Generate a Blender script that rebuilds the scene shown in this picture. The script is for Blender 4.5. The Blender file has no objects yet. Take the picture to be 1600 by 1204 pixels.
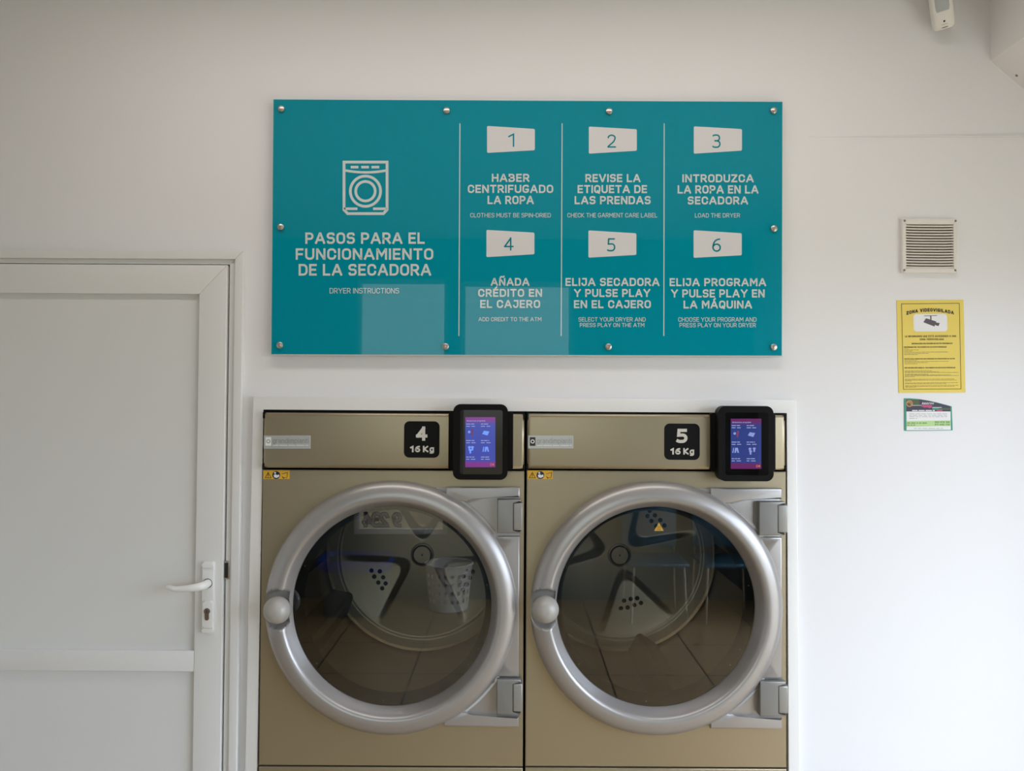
import bpy, bmesh, math, random
from mathutils import Matrix, Vector, Euler
random.seed(7)
SC = bpy.context.scene
COL = SC.collection
R = math.radians

# ------------------------------------------------------------------ camera, world, exposure
F = 1202.0                      # focal length in pixels of the 1600 x 1204 frame
CAM = Vector((0.0, -2.33, 1.66))
PITCH, ROLL = 1.25, 0.32
ROT = Euler((R(90 + PITCH), 0, 0)).to_matrix() @ Matrix.Rotation(R(ROLL), 3, 'Z')
cd = bpy.data.cameras.new('camera')
cd.sensor_width = 36.0
cd.lens = 36.0 * F / 1600.0
cd.clip_start = 0.02
cam = bpy.data.objects.new('camera', cd)
COL.objects.link(cam)
cam.matrix_world = Matrix.Translation(CAM) @ ROT.to_4x4()
SC.camera = cam

SC.view_settings.view_transform = 'Standard'
SC.view_settings.look = 'None'
SC.view_settings.gamma = 1.0
SC.view_settings.use_curve_mapping = False
SC.view_settings.exposure = 0.10

SKY, GROUND = 8.2, 2.3
world = bpy.data.worlds.new('daylight')
SC.world = world
world.use_nodes = True
wn = world.node_tree
wn.nodes.clear()
w_tc = wn.nodes.new('ShaderNodeTexCoord')
w_sep = wn.nodes.new('ShaderNodeSeparateXYZ')
w_rmp = wn.nodes.new('ShaderNodeValToRGB')
w_mul = wn.nodes.new('ShaderNodeMath'); w_mul.operation = 'MULTIPLY_ADD'
w_mul.inputs[1].default_value = 0.5; w_mul.inputs[2].default_value = 0.5
w_bg = wn.nodes.new('ShaderNodeBackground')
w_out = wn.nodes.new('ShaderNodeOutputWorld')
wn.links.new(w_tc.outputs['Generated'], w_sep.inputs[0])
wn.links.new(w_sep.outputs['Z'], w_mul.inputs[0])
wn.links.new(w_mul.outputs[0], w_rmp.inputs[0])
g = GROUND / SKY
w_rmp.color_ramp.elements[0].position = 0.47
w_rmp.color_ramp.elements[0].color = (1.0 * g, 0.93 * g, 0.82 * g, 1)
w_rmp.color_ramp.elements[1].position = 0.54
w_rmp.color_ramp.elements[1].color = (0.81, 0.905, 1.10, 1)
wn.links.new(w_rmp.outputs[0], w_bg.inputs['Color'])
w_bg.inputs['Strength'].default_value = SKY
wn.links.new(w_bg.outputs[0], w_out.inputs[0])


def area(name, loc, rot, sx, sy, power, color, portal=False):
    l = bpy.data.lights.new(name, 'AREA')
    l.shape = 'RECTANGLE'; l.size = sx; l.size_y = sy
    l.energy = power; l.color = color
    if portal:
        l.cycles.is_portal = True
    o = bpy.data.objects.new(name, l)
    COL.objects.link(o)
    o.location = loc; o.rotation_euler = rot
    return o


# room extents (metres): the machine wall is at y = WALL, the shop front behind the camera
WALL = 0.03
XL, XR, YF, ZC = -2.9, 2.05, -4.2, 3.05
# openings: right-hand window (on wall x = XR) and two shop-front windows (on wall y = YF)
RW = (-3.3, -0.45, 0.10, 2.16)             # y0, y1, z0, z1
FW = [(-1.34, -0.54, 0.53, 2.72), (-0.45, 0.53, 0.53, 2.70)]
area('window_portal', (XR + 0.10, (RW[0] + RW[1]) / 2, (RW[2] + RW[3]) / 2), (0, R(90), 0),
     RW[3] - RW[2], RW[1] - RW[0], 1, (1, 1, 1), True)
for a_, b_, c_, d_ in FW:
    area('shopfront_portal', ((a_ + b_) / 2, YF - 0.10, (c_ + d_) / 2), (R(90), 0, 0),
         b_ - a_, d_ - c_, 1, (1, 1, 1), True)
# added warm fill light, out of view above, to brighten the upper wall
FILL_LIGHTS = ((-0.05, -0.72, 10.5),)
for xx, yy, pw in FILL_LIGHTS:
    area('ceiling_fill_light', (xx, yy, ZC - 0.045), (0, 0, 0), 2.4, 0.22, pw, (1.0, 0.92, 0.89))


# ------------------------------------------------------------------ pixel to place
def P(px, py, y):
    d = ROT @ Vector(((px - 800.0) / F, -(py - 602.0) / F, -1.0))
    return CAM + d * ((y - CAM.y) / d.y)


def Q(pts, y):
    return [(lambda v: (v.x, v.z))(P(a, b, y)) for a, b in pts]


# ------------------------------------------------------------------ materials
def lin(r, g, b):
    f = lambda c: (c / 255 / 12.92) if c <= 10 else ((c / 255 + 0.055) / 1.055) ** 2.4
    return (f(r), f(g), f(b), 1.0)


def mat(name, col, rough=0.5, metal=0.0, coat=0.0, coat_rough=0.03, emit=None, estr=1.0,
        noise=0.0, nscale=8.0, bump=0.0, bscale=300.0, spec=0.5):
    m = bpy.data.materials.new(name)
    m.use_nodes = True
    nt = m.node_tree
    b = nt.nodes['Principled BSDF']
    b.inputs['Base Color'].default_value = col
    b.inputs['Roughness'].default_value = rough
    b.inputs['Metallic'].default_value = metal
    b.inputs['Coat Weight'].default_value = coat
    b.inputs['Coat Roughness'].default_value = coat_rough
    b.inputs['Specular IOR Level'].default_value = spec
    if emit:
        b.inputs['Emission Color'].default_value = emit
        b.inputs['Emission Strength'].default_value = estr
    tc = nt.nodes.new('ShaderNodeTexCoord')
    if noise > 0:
        n = nt.nodes.new('ShaderNodeTexNoise')
        n.inputs['Scale'].default_value = nscale
        n.inputs['Detail'].default_value = 4
        nt.links.new(tc.outputs['Object'], n.inputs['Vector'])
        mr = nt.nodes.new('ShaderNodeMapRange')
        mr.inputs['To Min'].default_value = 1 - noise
        mr.inputs['To Max'].default_value = 1 + noise
        nt.links.new(n.outputs['Fac'], mr.inputs['Value'])
        hsv = nt.nodes.new('ShaderNodeHueSaturation')
        hsv.inputs['Color'].default_value = col
        nt.links.new(mr.outputs[0], hsv.inputs['Value'])
        nt.links.new(hsv.outputs[0], b.inputs['Base Color'])
    if bump > 0:
        n2 = nt.nodes.new('ShaderNodeTexNoise')
        n2.inputs['Scale'].default_value = bscale
        n2.inputs['Detail'].default_value = 3
        nt.links.new(tc.outputs['Object'], n2.inputs['Vector'])
        bp = nt.nodes.new('ShaderNodeBump')
        bp.inputs['Strength'].default_value = bump
        bp.inputs['Distance'].default_value = 0.001
        nt.links.new(n2.outputs['Fac'], bp.inputs['Height'])
        nt.links.new(bp.outputs[0], b.inputs['Normal'])
    return m


def glass_mat(name, tint, ior=1.9, fixed=None):
    m = bpy.data.materials.new(name)
    m.use_nodes = True
    nt = m.node_tree
    nt.nodes.clear()
    out = nt.nodes.new('ShaderNodeOutputMaterial')
    tr = nt.nodes.new('ShaderNodeBsdfTransparent')
    tr.inputs[0].default_value = tint
    gl = nt.nodes.new('ShaderNodeBsdfGlossy')
    gl.inputs['Roughness'].default_value = 0.0
    mx = nt.nodes.new('ShaderNodeMixShader')
    if fixed is None:
        fr = nt.nodes.new('ShaderNodeFresnel')
        fr.inputs['IOR'].default_value = ior
        nt.links.new(fr.outputs[0], mx.inputs[0])
    else:
        mx.inputs[0].default_value = fixed
    nt.links.new(tr.outputs[0], mx.inputs[1])
    nt.links.new(gl.outputs[0], mx.inputs[2])
    nt.links.new(mx.outputs[0], out.inputs[0])
    return m


M = {}
M['wall'] = mat('painted_plaster', (0.79, 0.79, 0.80, 1), 0.55, noise=0.012, nscale=3.0, bump=0.12, bscale=120)
M['ceiling'] = mat('ceiling_paint', (0.70, 0.69, 0.67, 1), 0.7, noise=0.01)
M['frontwall'] = mat('slate_painted_wall', (0.10, 0.13, 0.13, 1), 0.6, noise=0.03)
M['trim'] = mat('white_lacquered_trim', (0.80, 0.795, 0.775, 1), 0.35, noise=0.012, nscale=6)
M['door'] = mat('white_aluminium_door', (0.75, 0.75, 0.735, 1), 0.32, noise=0.008, nscale=5)
M['doorpanel'] = mat('white_door_panel', (0.72, 0.725, 0.71, 1), 0.30, noise=0.008, nscale=5)
M['handle'] = mat('white_handle_plastic', (0.80, 0.80, 0.78, 1), 0.28)
M['brass'] = mat('dull_lock_metal', (0.22, 0.17, 0.14, 1), 0.4, 0.7, noise=0.1, nscale=60)
M['steel'] = mat('brushed_steel', (0.55, 0.50, 0.45, 1), 0.28, 0.9, noise=0.06, nscale=90)
M['dark'] = mat('dark_void', (0.012, 0.011, 0.011, 1), 0.6, noise=0.05)
M['teal'] = mat('teal_acrylic', (0.0, 0.262, 0.352, 1), 0.35, coat=0.68, coat_rough=0.0, spec=0.0, noise=0.008, nscale=2)
M['edge'] = mat('frosted_acrylic_edge', (0.72, 0.76, 0.72, 1), 0.3, noise=0.01)
M['print'] = mat('white_sign_print', (0.60, 0.68, 0.67, 1), 0.35, spec=0.0, coat=0.8, coat_rough=0.0, noise=0.006)
M['plate'] = mat('pale_plate_print', (0.69, 0.69, 0.70, 1), 0.35, spec=0.0, coat=0.8, coat_rough=0.0, noise=0.008)
M['numeral'] = mat('teal_numeral_print', (0.0, 0.22, 0.27, 1), 0.35, spec=0.0, coat=0.8, coat_rough=0.0, noise=0.01)
M['body'] = mat('champagne_metallic_panel', (0.385, 0.328, 0.222, 1), 0.36, 0.72, noise=0.012, nscale=4, bump=0.03, bscale=900)
M['silver'] = mat('silver_painted_casting', (0.375, 0.36, 0.348, 1), 0.34, 0.5, coat=0.25, coat_rough=0.12, noise=0.012, nscale=30)
M['hinge'] = mat('grey_hinge_metal', (0.26, 0.26, 0.25, 1), 0.38, 0.5, noise=0.015, nscale=30)
M['knob'] = mat('silver_satin_knob', (0.40, 0.385, 0.355, 1), 0.42, 0.15, noise=0.01)
M['knuckle'] = mat('hinge_knuckle_metal', (0.30, 0.295, 0.275, 1), 0.38, 0.4, noise=0.015)
M['black'] = mat('black_plastic', (0.004, 0.0036, 0.0035, 1), 0.5, spec=0.12, noise=0.05, nscale=20)
M['bezel'] = mat('black_screen_glass', (0.003, 0.003, 0.003, 1), 0.12, spec=0.0, coat=1.0, coat_rough=0.0, noise=0.02)
M['rubber'] = mat('dark_seal_rubber', (0.035, 0.038, 0.045, 1), 0.35, noise=0.05, nscale=20)
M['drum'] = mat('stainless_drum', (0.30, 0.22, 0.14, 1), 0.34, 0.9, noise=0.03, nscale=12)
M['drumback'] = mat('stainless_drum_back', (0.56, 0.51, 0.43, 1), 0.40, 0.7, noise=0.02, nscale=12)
M['drumpocket'] = mat('pressed_drum_steel', (0.30, 0.26, 0.20, 1), 0.38, 0.6, noise=0.02, nscale=12)
M['tag'] = mat('silver_name_plate', (0.50, 0.51, 0.50, 1), 0.34, 0.4, noise=0.01)
M['tagtext'] = mat('embossed_grey_letters', (0.34, 0.34, 0.33, 1), 0.35, 0.3, noise=0.01)
M['taghi'] = mat('white_logo_print', (0.80, 0.81, 0.80, 1), 0.4, noise=0.01)
M['lettering'] = mat('warm_white_vinyl', (0.62, 0.60, 0.53, 1), 0.5, noise=0.01)
M['vinyl'] = mat('black_vinyl', (0.004, 0.004, 0.004, 1), 0.5, spec=0.15, noise=0.03)
M['warn'] = mat('yellow_warning_vinyl', (0.74, 0.42, 0.03, 1), 0.5, noise=0.02, nscale=60)
M['navy'] = mat('navy_print', (0.01, 0.015, 0.05, 1), 0.5, noise=0.03)
M['brownprint'] = mat('dark_brown_print', (0.05, 0.025, 0.008, 1), 0.55, noise=0.03)
M['white'] = mat('white_print', (0.80, 0.80, 0.80, 1), 0.5, noise=0.01)
M['yellow'] = mat('yellow_paper', (0.80, 0.63, 0.12, 1), 0.6, noise=0.012, nscale=20)
M['ink'] = mat('black_ink', (0.035, 0.028, 0.018, 1), 0.6, noise=0.03)
M['inksoft'] = mat('faded_fine_print', (0.20, 0.155, 0.05, 1), 0.6, noise=0.03)
M['camink'] = mat('grey_camera_print', (0.10, 0.085, 0.10, 1), 0.6, noise=0.03)
M['green'] = mat('green_card_print', (0.02, 0.27, 0.17, 1), 0.5, noise=0.04, nscale=60)
M['lime'] = mat('pale_green_band', (0.45, 0.66, 0.27, 1), 0.5, noise=0.02)
M['darkprint'] = mat('dark_card_header', (0.025, 0.018, 0.045, 1), 0.5, noise=0.15, nscale=80)
M['olive'] = mat('olive_card_header', (0.05, 0.085, 0.02, 1), 0.5, noise=0.25, nscale=120)
M['orange'] = mat('orange_emblem_print', (0.62, 0.26, 0.08, 1), 0.5, noise=0.02)
M['pink'] = mat('pink_card_print', (0.50, 0.04, 0.16, 1), 0.5, noise=0.05)
M['grey'] = mat('grey_fine_print', (0.42, 0.42, 0.42, 1), 0.6, noise=0.02)
M['greenink'] = mat('dark_green_ink', (0.06, 0.13, 0.05, 1), 0.6, noise=0.03)
M['vent'] = mat('cream_vent_plastic', (0.76, 0.735, 0.685, 1), 0.42, noise=0.012)
M['slat'] = mat('cream_slat_plastic', (0.73, 0.69, 0.62, 1), 0.42, noise=0.012)
M['ventback'] = mat('dark_vent_shade', (0.10, 0.075, 0.05, 1), 0.7, noise=0.05)
M['screw'] = mat('grey_screw', (0.20, 0.18, 0.16, 1), 0.4, 0.6, noise=0.05)
M['sensor'] = mat('white_sensor_plastic', (0.82, 0.80, 0.74, 1), 0.38, noise=0.008)
M['lens'] = mat('milky_sensor_lens', (0.46, 0.49, 0.50, 1), 0.25, noise=0.02, nscale=60)
M['rivet'] = mat('bright_rivet', (0.75, 0.78, 0.82, 1), 0.2, 0.6, noise=0.01)
M['doorglass'] = glass_mat('tinted_door_glass', (0.74, 0.73, 0.69, 1), 2.05)
M['clear'] = glass_mat('glass_body', (1, 1, 1, 1), fixed=0.0)
M['pane'] = glass_mat('window_pane', (0.93, 0.95, 0.95, 1), fixed=0.05)
M['tintpane'] = glass_mat('tinted_shopfront_pane', (0.56, 0.56, 0.51, 1), fixed=0.05)  # tint added to dim the daylight from the front windows
M['basket'] = mat('white_basket_plastic', (0.75, 0.74, 0.72, 1), 0.4, noise=0.02)
M['tub'] = mat('grey_green_plastic', (0.07, 0.11, 0.12, 1), 0.4, noise=0.04)
M['bluebag'] = mat('blue_plastic_bag', (0.01, 0.05, 0.36, 1), 0.25, noise=0.15, nscale=14)
M['chairblue'] = mat('blue_chair_plastic', (0.02, 0.10, 0.16, 1), 0.35, noise=0.03)
M['gridsill'] = mat('grey_sill_panel', (0.30, 0.32, 0.30, 1), 0.5, noise=0.02)
M['skin'] = None

# floor tiles
fm = mat('beige_floor_tiles', (0.40, 0.30, 0.19, 1), 0.42)
nt = fm.node_tree
b_ = nt.nodes['Principled BSDF']
tc_ = nt.nodes.new('ShaderNodeTexCoord')
br_ = nt.nodes.new('ShaderNodeTexBrick')
br_.offset = 0.0
br_.inputs['Color1'].default_value = (0.52, 0.36, 0.19, 1)
br_.inputs['Color2'].default_value = (0.48, 0.33, 0.175, 1)
br_.inputs['Mortar'].default_value = (0.10, 0.08, 0.06, 1)
br_.inputs['Scale'].default_value = 1.0
br_.inputs['Brick Width'].default_value = 0.6
br_.inputs['Row Height'].default_value = 0.6
br_.inputs['Mortar Size'].default_value = 0.006
nt.links.new(tc_.outputs['Object'], br_.inputs['Vector'])
nt.links.new(br_.outputs['Color'], b_.inputs['Base Color'])
M['floor'] = fm

# lit touch screen: purple bars above and below a blue field
def screen_mat(name, strength, blue, purple):
    m = bpy.data.materials.new(name)
    m.use_nodes = True
    nt = m.node_tree
    b = nt.nodes['Principled BSDF']
    b.inputs['Base Color'].default_value = (0.004, 0.004, 0.006, 1)
    b.inputs['Roughness'].default_value = 0.15
    b.inputs['Coat Weight'].default_value = 0.6
    b.inputs['Coat Roughness'].default_value = 0.0
    tc = nt.nodes.new('ShaderNodeTexCoord')
    sp = nt.nodes.new('ShaderNodeSeparateXYZ')
    rp = nt.nodes.new('ShaderNodeValToRGB')
    nt.links.new(tc.outputs['Generated'], sp.inputs[0])
    nt.links.new(sp.outputs['Z'], rp.inputs[0])
    e = rp.color_ramp.elements
    e[0].position = 0.0; e[0].color = purple
    e[1].position = 1.0; e[1].color = purple
    for pos, c in ((0.10, purple), (0.125, blue), (0.86, blue), (0.94, purple)):
        n = e.new(pos); n.color = c
    nt.links.new(rp.outputs[0], b.inputs['Emission Color'])
    b.inputs['Emission Strength'].default_value = strength
    return m

M['screen'] = screen_mat('lit_touch_screen', 0.85, (0.022, 0.045, 0.40, 1), (0.19, 0.008, 0.26, 1))
M['screendim'] = screen_mat('lit_touch_screen_dim', 1.0, (0.024, 0.042, 0.20, 1), (0.12, 0.015, 0.11, 1))
M['scrtext'] = mat('lit_screen_letters', (0.1, 0.1, 0.1, 1), 0.3, emit=(0.34, 0.40, 0.80, 1), estr=0.6)
M['scricon'] = mat('lit_screen_icons', (0.1, 0.1, 0.1, 1), 0.3, emit=(0.10, 0.26, 0.90, 1), estr=0.9)
M['scricondim'] = mat('lit_screen_icons_soft', (0.1, 0.1, 0.1, 1), 0.3, emit=(0.17, 0.24, 0.62, 1), estr=0.8)
M['scrred'] = mat('lit_screen_red_mark', (0.05, 0.02, 0.02, 1), 0.3, emit=(0.16, 0.02, 0.10, 1), estr=0.8)
M['scrorange'] = mat('lit_screen_orange_mark', (0.05, 0.02, 0.02, 1), 0.3, emit=(0.55, 0.13, 0.05, 1), estr=0.8)


# ------------------------------------------------------------------ object helpers
def obj(name, bm, material, parent=None, origin=None, smooth=38.0):
    """link bm (world coordinates) as ONE mesh object; child meshes are stored relative to the thing's origin"""
    o_root = origin
    p = parent
    if p is not None:
        o_root = Vector(p.get('_o', (0, 0, 0)))
    elif o_root is None:
        o_root = Vector((0, 0, 0))
    o_root = Vector(o_root)
    bmesh.ops.translate(bm, verts=bm.verts, vec=-o_root)
    lim = R(smooth)
    for f in bm.faces:
        f.smooth = True
    for e in bm.edges:
        if len(e.link_faces) == 2:
            e.smooth = e.calc_face_angle(0.0) < lim
        else:
            e.smooth = False
    me = bpy.data.meshes.new(name)
    bm.to_mesh(me)
    bm.free()
    for mm in (material if isinstance(material, (list, tuple)) else [material]):
        me.materials.append(mm)
    o = bpy.data.objects.new(name, me)
    COL.objects.link(o)
    if p is not None:
        o.parent = p
        o['_o'] = tuple(o_root)
    else:
        o.location = o_root
        o['_o'] = tuple(o_root)
    return o


def tag(o, label=None, cat=None, group=None, kind=None):
    if label: o['label'] = label
    if cat: o['category'] = cat
    if group: o['group'] = group
    if kind: o['kind'] = kind
    return o


def thing(name, label, cat, loc, group=None):
    o = bpy.data.objects.new(name, None)
    o.empty_display_size = 0.05
    COL.objects.link(o)
    o.location = loc
    o['_o'] = tuple(loc)
    return tag(o, label, cat, group)


def struct(name, bm, material, parent=None, smooth=38.0):
    o = obj(name, bm, material, parent, smooth=smooth)
    if parent is None:
        o['kind'] = 'structure'
    return o


def box(bm, x0, x1, y0, y1, z0, z1, bev=0.0, seg=2, edges=None):
    vs = [bm.verts.new((x, y, z)) for z in (z0, z1) for y in (y0, y1) for x in (x0, x1)]
    idx = [(0, 2, 3, 1), (4, 5, 7, 6), (0, 1, 5, 4), (2, 6, 7, 3), (0, 4, 6, 2), (1, 3, 7, 5)]
    fs = [bm.faces.new([vs[i] for i in q]) for q in idx]
    if bev > 0:
        es = list({e for f in fs for e in f.edges})
        bmesh.ops.bevel(bm, geom=es, offset=bev, segments=seg, affect='EDGES', profile=0.5)
    return vs


def prism(bm, pts, y0, y1, bev=0.0, seg=3, mi=None):
    """polygon in (x, z) extruded from the front y0 back to y1, front rim bevelled"""
    a = sum(pts[i][0] * pts[(i + 1) % len(pts)][1] - pts[(i + 1) % len(pts)][0] * pts[i][1] for i in range(len(pts)))
    if a < 0:
        pts = pts[::-1]
    fr = [bm.verts.new((x, y0, z)) for x, z in pts]
    bk = [bm.verts.new((x, y1, z)) for x, z in pts]
    ff = bm.faces.new(fr)
    bm.faces.new(bk[::-1])
    n = len(pts)
    sides = []
    for i in range(n):
        sides.append(bm.faces.new((fr[i], bk[i], bk[(i + 1) % n], fr[(i + 1) % n])))
    if mi is not None:
        for s in sides:
            s.material_index = mi
    if bev > 0:
        bmesh.ops.bevel(bm, geom=list(ff.edges), offset=bev, segments=seg, affect='EDGES', profile=0.5)
    return ff


def rrect(x0, z0, x1, z1, r, seg=6):
    out = []
    for cx, cz, a0 in ((x1 - r, z1 - r, 0), (x0 + r, z1 - r, 90), (x0 + r, z0 + r, 180), (x1 - r, z0 + r, 270)):
        for k in range(seg + 1):
            a = R(a0 + 90 * k / seg)
            out.append((cx + r * math.cos(a), cz + r * math.sin(a)))
    return out


def lathe(bm, prof, cx, cz, seg=128, y_axis=True):
    """revolve a list of (radius, y) round the y axis through (cx, cz)"""
    rings = []
    for r, y in prof:
        if r <= 1e-6:
            rings.append([bm.verts.new((cx, y, cz))])
        else:
            rings.append([bm.verts.new((cx + r * math.cos(2 * math.pi * k / seg), y, cz + r * math.sin(2 * math.pi * k / seg)))
                          for k in range(seg)])
    for a, b in zip(rings, rings[1:]):
        for k in range(seg):
            k2 = (k + 1) % seg
            if len(a) == 1 and len(b) == 1:
                continue
            if len(a) == 1:
                bm.faces.new((a[0], b[k2], b[k]))
            elif len(b) == 1:
                bm.faces.new((a[k], a[k2], b[0]))
            else:
                bm.faces.new((a[k], a[k2], b[k2], b[k]))
    bmesh.ops.recalc_face_normals(bm, faces=bm.faces)


def spline(prof, n=6):
    """Catmull-Rom through a profile"""
    out = []
    pts = [prof[0]] + list(prof) + [prof[-1]]
    for i in range(1, len(pts) - 2):
        p0, p1, p2, p3 = pts[i - 1:i + 3]
        for k in range(n):
            t = k / n
            out.append(tuple(0.5 * (2 * p1[j] + (p2[j] - p0[j]) * t + (2 * p0[j] - 5 * p1[j] + 4 * p2[j] - p3[j]) * t * t
                                    + (3 * p1[j] - p0[j] - 3 * p2[j] + p3[j]) * t ** 3) for j in (0, 1)))
    out.append(tuple(prof[-1]))
    return out


def tube(bm, pts, rad, seg=12):
    """round bar along 3-D points; rad is one radius or one per point"""
    pts = [Vector(p) for p in pts]
    if not isinstance(rad, (list, tuple)):
        rad = [rad] * len(pts)
    up = Vector((0, 0, 1))
    rings = []
    for i, p in enumerate(pts):
        d = (pts[min(i + 1, len(pts) - 1)] - pts[max(i - 1, 0)]).normalized()
        a = d.cross(up)
        if a.length < 1e-3:
            a = d.cross(Vector((1, 0, 0)))
        a.normalize()
        b = d.cross(a)
        rings.append([bm.verts.new(p + (a * math.cos(2 * math.pi * k / seg) + b * math.sin(2 * math.pi * k / seg)) * rad[i]) for k in range(seg)])
    for a, b in zip(rings, rings[1:]):
        for k in range(seg):
            bm.faces.new((a[k], a[(k + 1) % seg], b[(k + 1) % seg], b[k]))
    bm.faces.new(rings[0][::-1])
    bm.faces.new(rings[-1])
    bmesh.ops.recalc_face_normals(bm, faces=bm.faces)


# ------------------------------------------------------------------ drawn lettering (strokes of even width)
def rounded(pts, closed=False, n=5):
    out = []
    N = len(pts)
    for i, p in enumerate(pts):
        r = p[2] if len(p) > 2 else 0
        if r <= 0 or (not closed and i in (0, N - 1)):
            out.append((p[0], p[1])); continue
        a = pts[i - 1]; c = pts[(i + 1) % N]
        la = math.hypot(a[0] - p[0], a[1] - p[1]); lc = math.hypot(c[0] - p[0], c[1] - p[1])
        ra = min(r, la * (0.5 if (len(a) > 2 and a[2] > 0) else 1.0)); rc = min(r, lc * (0.5 if (len(c) > 2 and c[2] > 0) else 1.0))
        s = (p[0] + (a[0] - p[0]) * ra / la, p[1] + (a[1] - p[1]) * ra / la)
        e = (p[0] + (c[0] - p[0]) * rc / lc, p[1] + (c[1] - p[1]) * rc / lc)
        # cubic approximating a circular corner
        k = 0.55
        c1 = (s[0] + (p[0] - s[0]) * k, s[1] + (p[1] - s[1]) * k)
        c2 = (e[0] + (p[0] - e[0]) * k, e[1] + (p[1] - e[1]) * k)
        for q in range(n + 1):
            t = q / n
            out.append(tuple((1 - t) ** 3 * s[j] + 3 * (1 - t) ** 2 * t * c1[j] + 3 * (1 - t) * t * t * c2[j] + t ** 3 * e[j] for j in (0, 1)))
    res = []
    for p in out:
        if not res or math.hypot(p[0] - res[-1][0], p[1] - res[-1][1]) > 1e-5:
            res.append(p)
    if closed and len(res) > 2 and math.hypot(res[0][0] - res[-1][0], res[0][1] - res[-1][1]) < 1e-5:
        res.pop()
    return res


class Ink:
    """flat print laid on the plane y, drawn in pixel coordinates and unprojected on to that plane"""
    def __init__(self, y, fn=None):
        self.y = y; self.bm = bmesh.new(); self.fn = fn; self.lift = 0.0

    def v(self, u, w):
        if self.fn:
            return self.bm.verts.new(self.fn(u, w, self.y - self.lift))
        return self.bm.verts.new(P(u, w, self.y - self.lift))

    def stroke(self, pts, t, closed=False, cap=True):
        n = len(pts)
        if n < 2:
            return
        h = t / 2
        pts = [Vector(p) for p in pts]
        if cap and not closed:
            d0 = (pts[0] - pts[1]).normalized(); d1 = (pts[-1] - pts[-2]).normalized()
            pts[0] = pts[0] + d0 * h; pts[-1] = pts[-1] + d1 * h
        L, Rr = [], []
        for i in range(n):
            if closed:
                a = (pts[i] - pts[i - 1]).normalized(); b = (pts[(i + 1) % n] - pts[i]).normalized()
            else:
                a = (pts[i] - pts[i - 1]).normalized() if i > 0 else None
                b = (pts[i + 1] - pts[i]).normalized() if i < n - 1 else None
                a = a or b; b = b or a
            na = Vector((-a.y, a.x)); nb = Vector((-b.y, b.x))
            m = na + nb
            if m.length < 1e-4:
                m = na
            m.normalize()
            k = 1.0 / max(0.42, m.dot(na))
            L.append(self.v(*(pts[i] + m * h * k))); Rr.append(self.v(*(pts[i] - m * h * k)))
        for i in range(n if closed else n - 1):
            j = (i + 1) % n
            try:
                self.bm.faces.new((L[i], L[j], Rr[j], Rr[i]))
            except ValueError:
                pass

    def poly(self, pts):
        self.bm.faces.new([self.v(*p) for p in pts])

    def rect(self, x0, y0, x1, y1):
        self.poly([(x0, y0), (x1, y0), (x1, y1), (x0, y1)])

    def disc(self, cx, cy, r, n=32, ry=None):
        self.poly([(cx + r * math.cos(2 * math.pi * k / n), cy + (ry or r) * math.sin(2 * math.pi * k / n)) for k in range(n)])

    def circle(self, cx, cy, r, t, n=64):
        self.stroke([(cx + r * math.cos(2 * math.pi * k / n), cy + r * math.sin(2 * math.pi * k / n)) for k in range(n)], t, True)

    def text(self, s, x0, x1, top, bot, t, gap=0.0, warp=None, slope=0.0):
        """letters fitted between x0..x1 with capitals from top to bot"""
        h = (bot - top) - t
        sp = (t / h) * 1.0 + 0.15 + gap
        ws = []
        for ch in s:
            ws.append(0.10 if ch == ' ' else GLY[ch][0])
        total = sum(ws) + sp * (len(s) - 1)
        sx = (x1 - x0 - t) / total
        x = x0 + t / 2
        for ch, w in zip(s, ws):
            if ch != ' ':
                for n_, st in enumerate(GLY[ch][1]):
                    self.lift = n_ * 6e-5            # crossing strokes lie one over the other
                    closed = st[0] == 'c'
                    pts = rounded(st[1:] if closed else st, closed)
                    q = []
                    for a, b in pts:
                        u = x + a * sx; v = bot - t / 2 - b * h
                        v += slope * (u - x0)
                        if warp:
                            u, v = warp(u, v)
                        q.append((u, v))
                    self.stroke(q, t, closed)
            self.lift = 0.0
            x += (w + sp) * sx

    def words(self, x0, x1, y, t, seed=0, frac=1.0, wmin=2.0, wmax=7.0, gap=1.2):
        """a line of print too fine to read: short bars the length of words"""
        rr = random.Random(seed)
        x = x0
        end = x0 + (x1 - x0) * frac
        while x < end - min(0.5, wmin * 0.3):
            w = min(rr.uniform(wmin, wmax), end - x)
            self.rect(x, y - t / 2, x + w, y + t / 2)
            x += w + gap


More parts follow.
